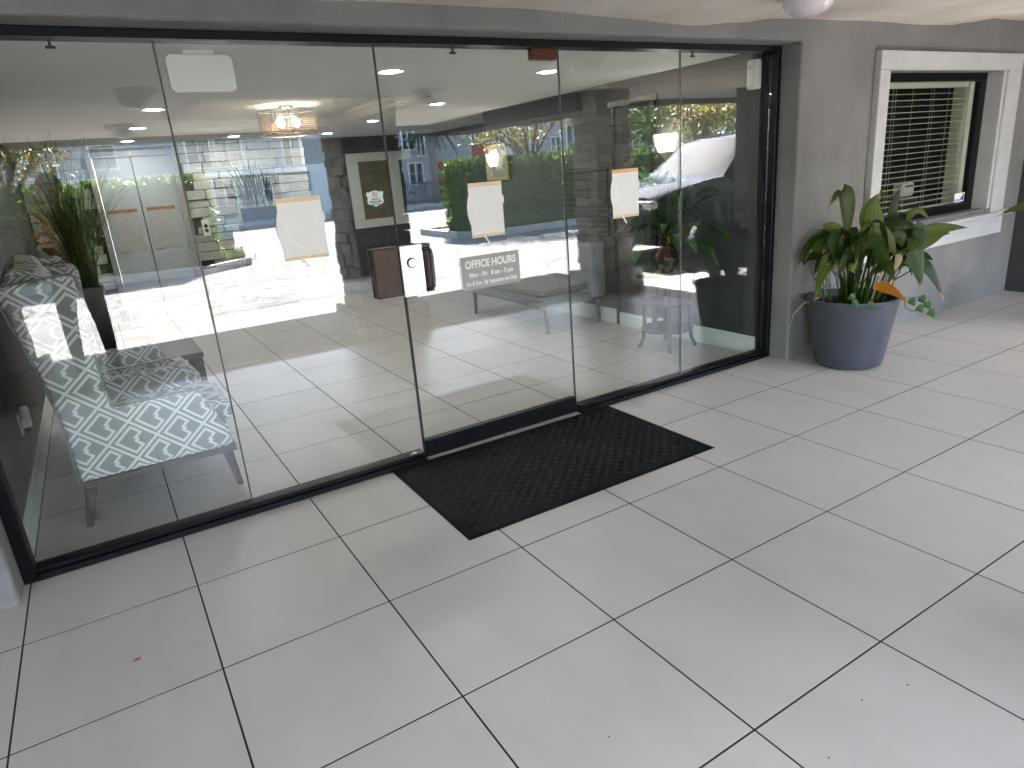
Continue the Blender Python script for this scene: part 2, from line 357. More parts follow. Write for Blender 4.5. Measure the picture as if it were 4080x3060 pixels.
        if bev:
            b = o.modifiers.new('bevel', 'BEVEL'); b.width = bev; b.segments = 3; b.limit_method = 'ANGLE'; b.angle_limit = R_(40)
        return o
def tag(o, label=None, cat=None, group=None, kind=None):
    if label: o['label'] = label
    if cat: o['category'] = cat
    if group: o['group'] = group
    if kind: o['kind'] = kind
    return o
def thing(name, label, cat, loc=(0,0,0), rz=0, group=None):
    o = bpy.data.objects.new(name, None); COL.objects.link(o); o.location = loc; o.rotation_euler = (0,0,rz)
    o.empty_display_size = .1
    return tag(o, label, cat, group)
def copy_of(o, parent=None):
    c = o.copy(); COL.objects.link(c); c.parent = parent; return c
def smooth_by(o, ang=35):
    for p in o.data.polygons: p.use_smooth = True
    o.data.set_sharp_from_angle(angle=R_(ang)); return o
def holes_wall(x0, x1, z0, z1, yf, yb, holes, mb=None):
    # wall in XZ with rectangular holes, real thickness yf..yb
    mb = mb or MB()
    xs = sorted({x0, x1, *[h[0] for h in holes], *[h[1] for h in holes]}); zs = sorted({z0, z1, *[h[2] for h in holes], *[h[3] for h in holes]})
    xs = [x for x in xs if x0 <= x <= x1]; zs = [z for z in zs if z0 <= z <= z1]
    solid = lambda i, j: 0 <= i < len(xs)-1 and 0 <= j < len(zs)-1 and not any(h[0] <= (xs[i]+xs[i+1])/2 <= h[1] and h[2] <= (zs[j]+zs[j+1])/2 <= h[3] for h in holes)
    nx, nz = len(xs), len(zs); o = len(mb.v)
    vs = [(x, y, z) for y in (yf, yb) for z in zs for x in xs]; idx = lambda s_, i, j: s_*nx*nz + j*nx + i
    fs = []
    for i in range(nx-1):
        for j in range(nz-1):
            if not solid(i, j): continue
            fs.append((idx(0,i,j), idx(0,i+1,j), idx(0,i+1,j+1), idx(0,i,j+1))); fs.append((idx(1,i,j), idx(1,i,j+1), idx(1,i+1,j+1), idx(1,i+1,j)))
            if not solid(i-1, j): fs.append((idx(0,i,j), idx(0,i,j+1), idx(1,i,j+1), idx(1,i,j)))
            if not solid(i+1, j): fs.append((idx(0,i+1,j), idx(1,i+1,j), idx(1,i+1,j+1), idx(0,i+1,j+1)))
            if not solid(i, j-1): fs.append((idx(0,i,j), idx(1,i,j), idx(1,i+1,j), idx(0,i+1,j)))
            if not solid(i, j+1): fs.append((idx(0,i,j+1), idx(0,i+1,j+1), idx(1,i+1,j+1), idx(1,i,j+1)))
    return mb.add(vs, fs)
def text(name, body, size, loc, matn, parent, off=0.0, align='CENTER', sx=1.0):
    c = bpy.data.curves.new(name, 'FONT'); c.body = body; c.size = size; c.align_x = align; c.align_y = 'CENTER'; c.offset = off; c.extrude = 0.0002
    c.materials.append(M[matn]); o = bpy.data.objects.new(name, c); COL.objects.link(o)
    bpy.context.view_layer.update(); me = bpy.data.meshes.new_from_object(o.evaluated_get(bpy.context.evaluated_depsgraph_get())); bpy.data.objects.remove(o)
    o = bpy.data.objects.new(name, me); COL.objects.link(o)
    o.rotation_euler = (R_(90), 0, 0); o.location = loc; o.scale = (sx, 1, 1); o.parent = parent; o['kind'] = 'stuff'; return o
T = 0.61; YG = -0.06

# ================================================================ GROUND AND FLOORS
g = MB(); g.box(-260, 260, -260, 120, -0.6, -0.05); tag(g.build('ground', 'asphalt'), kind='structure')
# parking lot sheet with patches, cracks
lot = MB(); lot.box(-40, 40, -24.2, -3.3, -0.049, -0.012); tag(lot.build('parking_lot', 'asphalt'), kind='structure')
ck = MB()
def crack(p, q, wd=0.015, seed=0):
    rr = random.Random(seed); n = 26; p, q = Vector(p), Vector(q); sd = (q-p).cross(Vector((0,0,1))).normalized(); off = 0; L = []
    for i in range(n+1):
        off += rr.uniform(-.05, .05); c = p.lerp(q, i/n) + sd*off; w_ = wd*rr.uniform(.4, 1.2); L += [c - sd*w_, c + sd*w_]
    ck.add([(v.x, v.y, -0.008) for v in L], [(2*i, 2*i+1, 2*i+3, 2*i+2) for i in range(n)])
for i, (a, b, c_, d_) in enumerate([(-6,-6.4,9,-5.9),(-6,-6.9,9,-6.3),(-3,-9.2,10,-8.6),(3.6,-8.2,9,-10.6),(5.5,-5.2,9.6,-9.2),(1,-10.2,6,-10.8),(-2,-7.8,2,-9),(0.5,-5.6,1.8,-7.4),(6.5,-7.4,9,-6.5),(4,-14,9,-15)]): crack((a,b,0),(c_,d_,0),0.012,i)
ck.build('crack_lines', 'asphalt_crack').parent = bpy.data.objects['parking_lot']
ln = MB()
for (a, b, c_, d_) in [(-1.5,-8.6,3.2,-7.6),(3.2,-7.6,3.9,-10.3),(-4,-8.8,-1.4,-8.62),(1.2,-9.9,3.6,-9.7)]:
    p, q = Vector((a,b,0)), Vector((c_,d_,0)); sd = (q-p).cross(Vector((0,0,1))).normalized()*.05
    ln.add([(*(p-sd).xy, -.0085), (*(q-sd).xy, -.0085), (*(q+sd).xy, -.0085), (*(p+sd).xy, -.0085)], [(0,1,2,3)])
ln.build('painted_line', 'line_white').parent = bpy.data.objects['parking_lot']
rd = MB(); rd.box(-120, 120, -27.6, -24.2, -0.049, -0.016); tag(rd.build('road', 'road'), kind='structure')
pv = MB(); pv.box(-120, 120, -30.4, -27.6, -0.2, 0.10); tag(pv.build('pavement', 'concrete'), kind='structure')

tm = MB().cbox(-T/2+.0032, T/2-.0032, -T/2+.0032, T/2-.0032, -.02, 0, .0003)
tproto = tm.build('tile', 'tile'); tile_mesh = tproto.data; bpy.data.objects.remove(tproto)
def floor(name, i0, i1, j0, j1):
    gr = MB(); gr.box(i0*T, i1*T, j0*T, j1*T, -.2, -.0007); fl = gr.build(name, 'grout'); tag(fl, kind='structure')
    for i in range(i0, i1):
        for j in range(j0, j1):
            o = bpy.data.objects.new('tile', tile_mesh); COL.objects.link(o); o.parent = fl
            o.location = ((i+.5)*T, (j+.5)*T, random.uniform(-.0003, .0003)); o.rotation_euler = (random.gauss(0,.0003), random.gauss(0,.0003), random.choice((0,1,2,3))*PI/2)
    return fl
floor('porch_floor', -4, 14, -5, 0)
floor('lobby_floor', -2, 10, 0, 13)
pe = MB(); pe.box(-4*T, 14*T, -3.3, -5*T-.004, -.2, -.002); tag(pe.build('porch_kerb', 'concrete'), kind='structure')

# ================================================================ STOREFRONT WALL, CEILING, ROOF
OPX0, OPX1, OPZ = -0.635, 4.235, 2.2
WX0, WX1, WZ0, WZ1 = 5.2, 6.95, 0.86, 2.02
YW = -0.27
wall = holes_wall(-3.4, 7.6, -.02, 2.62, YW, 0.03, [(OPX0, OPX1, -.03, OPZ), (WX0, WX1, WZ0, WZ1)]).build('storefront_wall', 'stucco', bev=0.018)
tag(wall, 'dark grey stucco wall framing the glass entrance and the office window', 'wall')
sw0 = MB().box(-3.7, -3.4, -3.2, 0.03, -.02, 2.62).build('light_block_wall', 'stucco', bev=.015)  # added wall out of view, keeps daylight out of the porch's left side
tag(sw0, 'dark grey stucco wall added out of view to cut light from the left', 'wall')
rw = MB().box(7.6, 8.0, -3.3, 0.03, -.02, 2.62).build('return_wall', 'stucco_dark', bev=.015)  # outer length added to cut light reaching the porch from the right
tag(rw, 'charcoal stucco return wall at the far end beyond the office window', 'wall')

prof = [(-9, 2.29), (0, 2.29), (1.5, 2.30), (2.1, 2.30), (2.6, 2.285), (3.2, 2.262), (3.6, 2.29), (3.95, 2.326), (4.4, 2.335), (5.0, 2.34), (5.6, 2.335), (6.0, 2.343), (6.3, 2.375), (6.65, 2.42), (7.0, 2.415), (20, 2.41)]
def prof_z(x):
    for (a, b), (c_, d_) in zip(prof, prof[1:]):
        if x <= c_:
            t = max(0, (x-a)/(c_-a)); t = t*t*(3-2*t); return b + (d_-b)*t
    return prof[-1][1]
def grid(mb, x0, x1, y0, y1, nx, ny, fz):
    vs = [(x0+(x1-x0)*i/nx, y0+(y1-y0)*j/ny, 0) for j in range(ny+1) for i in range(nx+1)]
    vs = [(x, y, fz(x, y)) for x, y, _ in vs]
    return mb.add(vs, [(j*(nx+1)+i, (j+1)*(nx+1)+i, (j+1)*(nx+1)+i+1, j*(nx+1)+i+1) for j in range(ny) for i in range(nx)])
def cz(x, y):
    t = min(1, max(0, (YW-y)/0.9)); t = t*t*(3-2*t)
    return prof_z(x)*(1-t) + 2.31*t + (0.004*noise.noise((x*1.7, y*1.7, 0)))
pc = MB(); grid(pc, -9, 6.9, -7.3, YW+.012, 159, 70, cz); grid(pc, 6.9, 14, -4.4, YW+.012, 71, 41, cz)
o = pc.build('porch_ceiling', 'porch_ceiling', smooth=True); tag(o, kind='structure')
rf = MB(); rf.box(-9.2, 6.9, -7.45, 9, 2.62, 3.0); rf.box(6.903, 14.2, -4.55, 9, 2.621, 2.999)
rf.box(-9.2, 7.05, -7.45, -7.3, 2.24, 2.618); rf.box(6.9, 7.05, -7.3, -4.55, 2.24, 2.619); rf.box(7.053, 14.2, -4.55, -4.4, 2.24, 2.62)
tag(rf.build('porch_roof', 'stucco_dark'), kind='structure')
bm_ = MB(); bm_.box(5.02, 5.62, -7.2, -3.4, 2.12, 2.35); tag(bm_.build('porch_beam', 'stucco_dark'), kind='structure')

# ---- glazed storefront: frame and fixed panes
sf = thing('glazed_storefront', 'frameless glass shopfront in a black metal frame with sill and silicone joints', 'storefront', (1.8, YG, 0))
O = (1.8, YG, 0)
MB().cbox(OPX0, OPX1, -.115, -.005, 2.163, OPZ-.002, .003).build('head_frame', 'frame_black', sf, O)
MB().cbox(OPX0+.001, -.585, -.113, -.007, .0, 2.1625, .003).build('jamb', 'frame_black', sf, O)
MB().cbox(4.2, OPX1-.001, -.113, -.007, .0, 2.1625, .003).build('jamb', 'frame_black', sf, O)
for a, b in ((-.5845, 1.292), (2.392, 4.1995)):
    m_ = MB().cbox(a, b, -.118, -.012, .0, .03, .003); m_.cbox(a+.001, b-.001, -.098, -.022, .0301, .052, .003); m_.build('sill', 'frame_black', sf, O)
XJ = [-.584, .342, 1.3, 2.384, 3.327, 4.199]
for k in (0, 1, 3, 4):
    MB().cbox(XJ[k]+.004, XJ[k+1]-.004, YG-.006, YG+.006, .0525, 2.1625, .0012).build('glass_pane', 'glass', sf, O)
for k in (1, 4):
    MB().box(XJ[k]-.003, XJ[k]+.003, YG-.0065, YG+.0065, .0525, 2.1625).build('silicone_joint', 'seal_clear', sf, O)
MB().box(XJ[2]-.0045, XJ[2]+.001, YG-.007, YG+.007, .0525, 2.1625).build('edge_seal', 'seal', sf, O)
MB().box(XJ[3]-.001, XJ[3]+.004, YG-.007, YG+.007, .0525, 2.1625).build('edge_seal', 'seal', sf, O)
for x in (-.02, 3.42, 1.72): 
    m_ = MB().cbox(x-.005, x+.005, YG-.02, YG-.008, 2.135, 2.163, .002); m_.cbox(x-.018, x+.018, YG-.022, YG-.0075, 2.126, 2.136, .003); m_.build('glazing_clip', 'bronze', sf, O)
# strike box on the fixed pane
m_ = MB().cbox(1.136, 1.283, YG-.042, YG-.0065, .957, 1.213, .006); m_.build('strike_box', 'bronze', sf, O)
MB().cbox(1.1365, 1.2825, YG+.0065, YG+.03, .957, 1.213, .006).build('strike_box', 'bronze', sf, O)

# ---- the door leaf
gd = thing('glass_door', 'frameless glass entrance door with black bottom rail and bronze lock box', 'door', (1.84, YG, 0)); OD = (1.84, YG, 0)
MB().cbox(1.303, 2.381, YG-.006, YG+.006, .1125, 2.158, .0012).build('glass_pane', 'glass', gd, OD)
MB().cbox(1.304, 2.379, YG-.026, YG+.026, .012, .112, .004).build('bottom_rail', 'frame_black', gd, OD)
MB().cbox(1.3, 1.306, YG-.012, YG+.012, .1125, .95, .001).build('edge_strip', 'seal', gd, OD)
MB().cbox(2.2, 2.368, YG-.024, YG+.024, 2.103, 2.162, .003).build('top_pivot', 'copper', gd, OD)
MB().cbox(1.306, 1.466, YG-.034, YG-.0065, .953, 1.209, .005).build('lock_box', 'bronze', gd, OD)
MB().cbox(1.306, 1.466, YG+.0065, YG+.03, .953, 1.209, .005).build('lock_box', 'bronze', gd, OD)
lp = MB().cbox(1.279, 1.407, YG-.058, YG-.043, .947, 1.213, .003).build('lock_plate', 'steel', gd, OD)
cy = MB(); cy.lathe([(.0, .012), (.021, .012), (.024, .008), (.024, 0)], n=28); cy.lathe([(0, .0135), (.012, .0135), (.0125, .012)], n=20)
cyo = cy.build('lock_cylinder', 'steel', gd, smooth=False); cyo.location = (1.339-OD[0], -.058-.0005, 1.122); cyo.rotation_euler = (R_(90), 0, 0)
kr = MB().lathe([(.0243, .0005), (.0275, .0005), (.0275, .007), (.0243, .007)], n=28).build('cylinder_ring', 'ink_black', gd); kr.location = cyo.location; kr.rotation_euler = cyo.rotation_euler
ks = MB().box(-.0014, .0014, -.007, .006, .0135, .0142).build('keyway', 'ink_black', gd); ks.location = cyo.location; ks.rotation_euler = cyo.rotation_euler
hp = [(1.412, YG-.03, 1.185), (1.412, YG-.06, 1.187), (1.428, YG-.075, 1.187), (1.444, YG-.075, 1.175), (1.447, YG-.075, 1.14), (1.447, YG-.075, 1.03), (1.443, YG-.075, .985), (1.428, YG-.075, .972), (1.412, YG-.06, .972), (1.412, YG-.03, .974)]
MB().tube(hp, .0105, 10).build('pull_handle', 'black_lacquer', gd, OD, smooth=True)

# ---- notices on the glass
def notice(x0, z0, label, seed, solid=False):
    W, H = .212, .292; o = thing('paper_notice', label, 'notice', (x0+W/2, YG-.0075, z0), group='paper notices on the glass')
    pl = [(-W/2, 0), (W/2, 0), (W/2, .165)]
    pl += [(W/2+.010*math.sin(PI*i/8)**.6, .165+.055*i/8) for i in range(1, 8)] + [(W/2, .22), (W/2, H), (-W/2, H), (-W/2, .235)]
    pl += [(-W/2-.016*math.sin(PI*i/10), .235-.17*i/10) for i in range(1, 10)] + [(-W/2, .065)]
    m = MB(); n = len(pl); m.add([(x, 0, z) for x, z in pl]+[(x, -.0004, z) for x, z in pl], [tuple(range(n, 2*n)), tuple(reversed(range(n)))]); m.build('sheet', 'paper', o)
    MB().box(-W/2+.0005, W/2-.0005, -.0007, -.00045, H-.021, H-.0005).build('top_band', 'paper_orange' if seed == 3 else 'paper_peach', o)
    MB().box(-W/2+.0005, W/2-.0005, -.0007, -.00045, .0005, .016).build('bottom_band', 'paper_peach', o)
    MB().add([(-.035, -.0008, .006), (-.022, -.0008, .008), (.008, -.0008, -.036), (-.004, -.0008, -.038)], [(0,1,2,3)]).build('tail', 'paper', o)
    if not solid:
        sw = MB(); P = []
        K = [(-.002,.136),(.045,.148),(.07,.175),(.075,.214),(.034,.237),(-.038,.221),(-.074,.169),(-.056,.097),(-.006,.045)]
        for i in range(len(K)-1):
            p0, p1, p2, p3 = K[max(i-1,0)], K[i], K[i+1], K[min(i+2,len(K)-1)]
            for q in range(6):
                t = q/6; P.append(tuple(.5*(2*p1[d]+(p2[d]-p0[d])*t+(2*p0[d]-5*p1[d]+4*p2[d]-p3[d])*t*t+(3*p1[d]-p0[d]-3*p2[d]+p3[d])*t**3) for d in (0,1)))
        for k in (-1, 0, 1):
            L = []
            for i, (x, z) in enumerate(P):
                wd = .0012; L += [(x+k*.0045-wd, -.0006, z+k*.002), (x+k*.0045+wd, -.0006, z+k*.002+.0008)]
            sw.add(L, [(2*i, 2*i+1, 2*i+3, 2*i+2) for i in range(len(P)-1)])
        sw.build('swirl', 'paper_line', o)
notice(.716, 1.208, 'white paper notice with a faint swirl, on the pane beside the door lock', 1)
notice(1.737, 1.198, 'blank white paper notice with peach bands, on the glass door above the hours', 2, True)
notice(2.744, 1.2, 'white paper notice with orange top band and bold swirl, before the stone pillar reflection', 3)

oh = thing('office_hours_decal', 'grey vinyl decal listing office hours in white letters on the glass door', 'sign', (1.84, YG-.0072, .916))
MB().box(-.19, .19, -.0006, 0, 0, .184).build('backing', 'decal_grey', oh)
text('lettering', 'OFFICE HOURS', .058, (0, -.0012, .138), 'decal_white', oh, .0023, sx=.84)
text('lettering', 'Mon - Fri   8 am - 5 pm', .036, (0, -.0012, .080), 'decal_white', oh, .0011, sx=.85)
text('lettering', 'Sat & Sun:  By Appointment Only', .033, (0, -.0012, .033), 'decal_white', oh, .0009, sx=.75)

sh = thing('smoke_free_decal', 'small shield decal with a no smoking symbol on the pane left of the lock', 'sign', (1.206, YG-.0072, 1.418))
def shield(k):
    pts = [(0, 0), (.018, .008), (.038, .014), (.046, .026), (.042, .042), (.044, .056), (.049, .064), (.044, .076), (.030, .074), (.016, .078), (0, .083)]
    return [(x*k, .041+(z-.041)*k) for x, z in pts] + [(-x*k, .041+(z-.041)*k) for x, z in reversed(pts[1:-1])]
MB().prism(shield(1.0), 'y', -.0003, 0).build('backing', 'ink_black', sh)
MB().prism(shield(.96), 'y', -.0006, -.0003).build('field', 'decal_mint', sh)
rg_ = MB(); nseg = 28
rg_.add([(r*math.cos(2*PI*i/nseg), -.0009, .06+r*math.sin(2*PI*i/nseg)) for r in (.0145, .0115) for i in range(nseg)], [(i, (i+1)%nseg, nseg+(i+1)%nseg, nseg+i) for i in range(nseg)])
rg_.add([(-.0095, -.00095, .0685), (-.0075, -.00095, .0705), (.0095, -.00095, .0515), (.0075, -.00095, .0495)], [(0,1,2,3)]); rg_.build('prohibition_ring', 'ink_red', sh)
MB().box(-.008, .007, -.00085, -.0007, .0585, .0615).build('cigarette', 'ink_black', sh)
for k, s_ in enumerate(('THIS IS A', 'SMOKE-FREE', 'FACILITY')): text('lettering', s_, .0115, (0, -.001, .037-k*.0115), 'ink_black', sh, .0004)

# ================================================================ OFFICE WINDOW
ow = thing('office_window', 'white framed office window with dark sash and a lowered venetian blind', 'window', (6.1, YW, .78)); OW = (6.1, YW, .78)
for a in ((5.07, 7.2, 2.02, 2.15), (5.07, 5.2, .825, 2.0195), (6.97, 7.2, .825, 2.0195)):
    MB().cbox(a[0], a[1], YW-.05, YW+.002, a[2], a[3], .004).build('casing', 'trim_white', ow, OW)
MB().cbox(6.935, 6.9695, YW-.03, -.14, .862, 2.0185, .003).build('jamb_lining', 'trim_white', ow, OW)
MB().cbox(5.0, 7.33, YW-.085, YW+.1, .79, .8245, .006).build('sill', 'trim_white', ow, OW)
MB().cbox(5.06, 7.24, YW-.04, YW+.002, .62, .7895, .004).build('apron', 'trim_white', ow, OW)
for a in ((5.201, 6.934, 1.955, 2.019), (5.201, 6.934, .861, .925), (5.201, 5.255, .9255, 1.9545), (6.835, 6.934, .9255, 1.9545)):
    MB().cbox(a[0], a[1], -.17, -.12, a[2], a[3], .003).build('sash', 'frame_black', ow, OW)
MB().box(5.255, 6.835, -.148, -.142, .9255, 1.9545).build('glass_pane', 'window_glass', ow, OW)
MB().cbox(6.77, 6.84, -.118, .02, .926, 1.954, .003).build('inner_jamb', 'blind', ow, OW)
bl = thing('venetian_blind', 'cream slatted venetian blind hanging behind the office window', 'blind', (6.0, -.08, .92)); OB = (6.0, -.08, .92)
MB().cbox(5.24, 6.765, -.105, -.055, 1.915, 1.97, .004).build('head_rail', 'blind', bl, OB)
nsl = 21
slm = MB().add([(-.76, -.021, .001), (.735, -.021, .001), (.735, -.007, .0032), (-.76, -.007, .0032), (-.76, .007, .0032), (.735, .007, .0032), (.735, .021, .001), (-.76, .021, .001)], [(0,1,2,3), (3,2,5,4), (4,5,6,7)])
slo = slm.build('slat', 'blind', bl); slo.location = (.02, 0, .02); sd_ = slo.modifiers.new('t', 'SOLIDIFY'); sd_.thickness = .002
for i in range(1, nsl):
    c = copy_of(slo, bl); c.location = (.02, 0, .02 + i*.0465); c.rotation_euler = (R_(random.uniform(-3, 5)), 0, R_(random.gauss(0, .12)))
MB().cbox(5.245, 6.76, -.1, -.06, .925, .937, .003).build('bottom_rail', 'blind', bl, OB)
for x in (5.33, 5.62, 5.66, 5.9, 6.18, 6.22, 6.45, 6.62):
    MB().tube([(x, -.104, .93), (x+.004, -.104, 1.92)], .0016, 5).build('ladder_cord', 'blind_cord', bl, OB)
MB().tube([(6.70, -.108, 1.25), (6.73, -.108, 1.9)], .004, 6).build('tilt_wand', 'blind_cord', bl, OB)
stk = thing('security_sticker', 'white and blue sticker low in the corner of the office window', 'sticker', (6.74, -.1495, .94))
MB().box(-.085, .085, -.0012, 0, 0, .078).build('backing', 'decal_white', stk)
m_ = MB(); m_.add([(.02, -.0018, .012), (.075, -.0018, .012), (.075, -.0018, .07), (.055, -.0018, .07), (.055, -.0018, .045), (.035, -.0018, .045), (.035, -.0018, .03), (.02, -.0018, .03)], [(0,1,2,7,), (2,3,4,1), (4,5,6,7)]); m_.box(-.075, .012, -.0018, -.0013, .01, .016); m_.box(-.075, .012, -.0018, -.0013, .02, .024)
m_.build('emblem', 'ink_blue', stk)
# office room behind the window
of = MB(); of.box(4.5, 8, 2.0, 2.1, 0, 2.4); of.box(7.5, 7.6, .03, 2.0, 0, 2.4); of.box(4.36, 8, .03, 2.1, 2.4, 2.45); of.box(4.36, 8, .03, 2.1, -.02, -.001)
tag(of.build('office_room', 'office_dark'), kind='structure')
db = thing('document_box', 'pale rounded device standing behind the office blind', 'device', (6.3, .12, 1.02)); MB().cbox(-.1, .1, -.05, .05, 0, .13, .03).build('housing', 'plastic_white', db); MB().cbox(-.06, .06, -.054, -.049, .085, .105, .002).build('slot', 'ink_black', db); MB().cbox(-.14, .14, -.07, .2, -1.02, -.001, .01).build('stand', 'dark_wood', db)

# ================================================================ LOBBY SHELL
CZ = 2.2
for nm, b in (('lobby_wall_right', (4.2, 4.35, .0315, 4.0, -.01, 2.35)), ('lobby_wall_left', (-.78, -.63, .0315, 7.7, -.01, 2.35)), ('lobby_wall_back', (2.8, 6.0, 7.5, 7.65, -.01, 2.35)), ('hall_wall', (5.2, 5.35, 4.151, 7.499, -.01, 2.35)), ('hall_end_wall', (4.351, 5.35, 4.0, 4.15, -.01, 2.35))):
    tag(MB().box(*b).build(nm, 'lobby_wall'), kind='structure')
for nm, pts in (('baseboard_right', (4.18, 4.1995, .0, 4.0)), ('baseboard_left', (-.6295, -.61, .0, 6.7))):
    x0, x1, y0, y1 = pts; m_ = MB().cbox(x0, x1, y0, y1, .0, .105, .002); e = .006; 
    if nm.endswith('right'): m_.cbox(x0+e, x1, y0, y1, .1052, .125, .002); m_.cbox(x0+2*e, x1, y0, y1, .1252, .142, .002)
    else: m_.cbox(x0, x1-e, y0, y1, .1052, .125, .002); m_.cbox(x0, x1-2*e, y0, y1, .1252, .142, .002)
    tag(m_.build(nm, 'baseboard'), kind='structure')
TX0, TX1, TY0, TY1 = .9, 2.76, 2.35, 5.15
lc = MB(); xs = (-.78, TX0, TX1, 6.0); ys = (-.004, TY0, TY1, 7.7)
for i in range(3):
    for j in range(3):
        if (i, j) != (1, 1): lc.add([(xs[i], ys[j], CZ), (xs[i+1], ys[j], CZ), (xs[i+1], ys[j+1], CZ), (xs[i], ys[j+1], CZ)], [(0, 3, 2, 1)])
lc.box(-.78, 6, -.004, 7.7, 2.34, 2.4)
lco = lc.build('lobby_ceiling', 'lobby_ceiling'); tag(lco, kind='structure')
cr = MB(); steps = [(0, CZ), (.0, CZ+.012), (.025, CZ+.018), (.03, CZ+.035), (.06, CZ+.06), (.085, CZ+.07), (.09, CZ+.09), (.12, CZ+.1), (.9, CZ+.1)]
for (d0, z0), (d1, z1) in zip(steps, steps[1:]):
    a = [(TX0+d0, TY0+d0, z0), (TX1-d0, TY0+d0, z0), (TX1-d0, TY1-d0, z0), (TX0+d0, TY1-d0, z0)]; b = [(TX0+d1, TY0+d1, z1), (TX1-d1, TY0+d1, z1), (TX1-d1, TY1-d1, z1), (TX0+d1, TY1-d1, z1)]
    cr.add(a+b, [(i, (i+1) % 4, 4+(i+1) % 4, 4+i) for i in range(4)])
cr.add([(TX0+.9, TY0+.9, CZ+.1), (TX1-.9, TY0+.9, CZ+.1), (TX1-.9, TY1-.9, CZ+.1), (TX0+.9, TY1-.9, CZ+.1)], [(0,3,2,1)])
cr.build('crown_moulding', 'lobby_ceiling', lco)

# stone pieces ------------------------------------------------------------------
stone_meshes = []
for k in range(6):
    bm = bmesh.new(); bmesh.ops.create_cube(bm, size=1); bmesh.ops.bevel(bm, geom=bm.edges[:], offset=.06, segments=1, affect='EDGES')
    rr = random.Random(k)
    for v in bm.verts: v.co += Vector((rr.uniform(-.03, .03), rr.uniform(-.03, .03), rr.uniform(-.04, .04)))
    me = bpy.data.meshes.new('stone'); bm.to_mesh(me); bm.free(); stone_meshes.append(me)
def stones(parent, org, ux, length, z0, z1, out, matn, ch=(.06, .1), ln_=(.13, .3), depth=.06, seed=0, skip=None):
    # courses of stones on a vertical face starting at org, running along ux, facing out
    rr = random.Random(seed); ux, out = Vector(ux), Vector(out); z = z0; rz = math.atan2(ux.y, ux.x)
    while z < z1-.02:
        h = min(rr.uniform(*ch), z1-z); x = 0.0
        while x < length-.01:
            l = rr.uniform(*ln_)
            if length-x-l < ln_[0]*.6: l = length-x
            cx = x+l/2
            if not (skip and skip(cx, z+h/2, l)):
                me = rr.choice(stone_meshes)
                key = (me.name, matn)
                if key not in SM:
                    m2 = me.copy(); m2.materials.append(M[matn]); m2.name = 'stone'; SM[key] = m2
                o = bpy.data.objects.new('stone', SM[key]); COL.objects.link(o); o.parent = parent
                o.location = Vector(org)+ux*cx+out*(depth*rr.uniform(-.25, .55))+Vector((0,0,z+h/2)); o.rotation_euler = (rr.gauss(0,.02), 0, rz+rr.gauss(0,.02)); o.scale = (l-.007, depth*rr.uniform(1, 1.5), h-.007)
            x += l
        z += h
SM = {}
# interior stone wall with glazed back doors
sw_ = holes_wall(-.63, 2.78, -.01, 2.199, 6.75, 6.95, [(.1, 1.12, -.02, 2.12)]).build('feature_wall', 'stone_core'); tag(sw_, 'pale stacked stone feature wall across the back of the lobby', 'wall')
stones(sw_, (-.63, 6.75, 0), (1, 0, 0), 3.42, 0, 2.19, (0, -1, 0), 'stone_wall', (.09, .13), (.2, .4), .05, 3, lambda x, z, l: .68 < x < 1.8 and z < 2.13)
bd = thing('back_doors', 'pair of white framed glazed doors in the stone wall at the lobby back', 'door', (.61, 6.72, 0)); BO = (.61, 6.72, 0)
for a in ((.1, .17, 0, 2.12), (1.05, 1.12, 0, 2.12), (.17, 1.05, 2.05, 2.12)): MB().cbox(a[0], a[1], 6.66, 6.78, a[2], a[3], .004).build('door_frame', 'facade_grey', bd, BO)
for a in ((.1725, .592), (.602, 1.0475)): MB().cbox(a[0], a[1], 6.7, 6.715, .01, 2.048, .003).build('glass_leaf', 'back_glass', bd, BO)
MB().box(.592, .602, 6.695, 6.72, .01, 2.048).build('meeting_stile', 'seal', bd, BO)
for x0, lb in ((.2, 'dim back of a notice on the lobby back door nearest the tall grass'), (.64, 'dim back of a notice on the lobby back door beside the intercom plate')):
    n_ = thing('paper_notice', lb, 'notice', (x0, 6.695, .9)); MB().box(0, .34, -.002, 0, 0, .48).build('sheet', 'decal_grey', n_); MB().box(0.002, .338, -.004, -.0025, .482, .522).build('top_band', 'amber', n_)
ic = thing('intercom_plate', 'white wall plate with two round buttons on the stone wall', 'plate', (1.3, 6.66, .99)); MB().cbox(-.045, .045, 0, .03, 0, .21, .004).build('plate', 'plastic_white', ic)
for z_ in (.07, .13):
    b_ = MB().lathe([(0, .01), (.022, .01), (.024, 0)], n=18).build('button', 'ink_black', ic); b_.rotation_euler = (R_(90), 0, 0); b_.location = (0, 0, z_)
# pass-through window in the dark back wall
pw = thing('service_window', 'white framed service window with a closed blind in the dark back wall', 'window', (4.2, 7.5, .79)); PO = (4.2, 7.5, .79)
for a in ((3.64, 4.75, 1.82, 1.95), (3.64, 4.75, .79, .92), (3.64, 3.82, .9205, 1.8195), (4.33, 4.52, .9205, 1.8195)): MB().cbox(a[0], a[1], 7.45, 7.499, a[2], a[3], .004).build('casing', 'baseboard', pw, PO)
for i in range(18): MB().cbox(3.825, 4.328, 7.47, 7.478, .925+i*.05, .97+i*.05, .002).build('slat', 'olive', pw, PO)
MB().box(4.521, 4.75, 7.46, 7.49, .9205, 1.8195).build('dark_pane', 'ink_black', pw, PO)

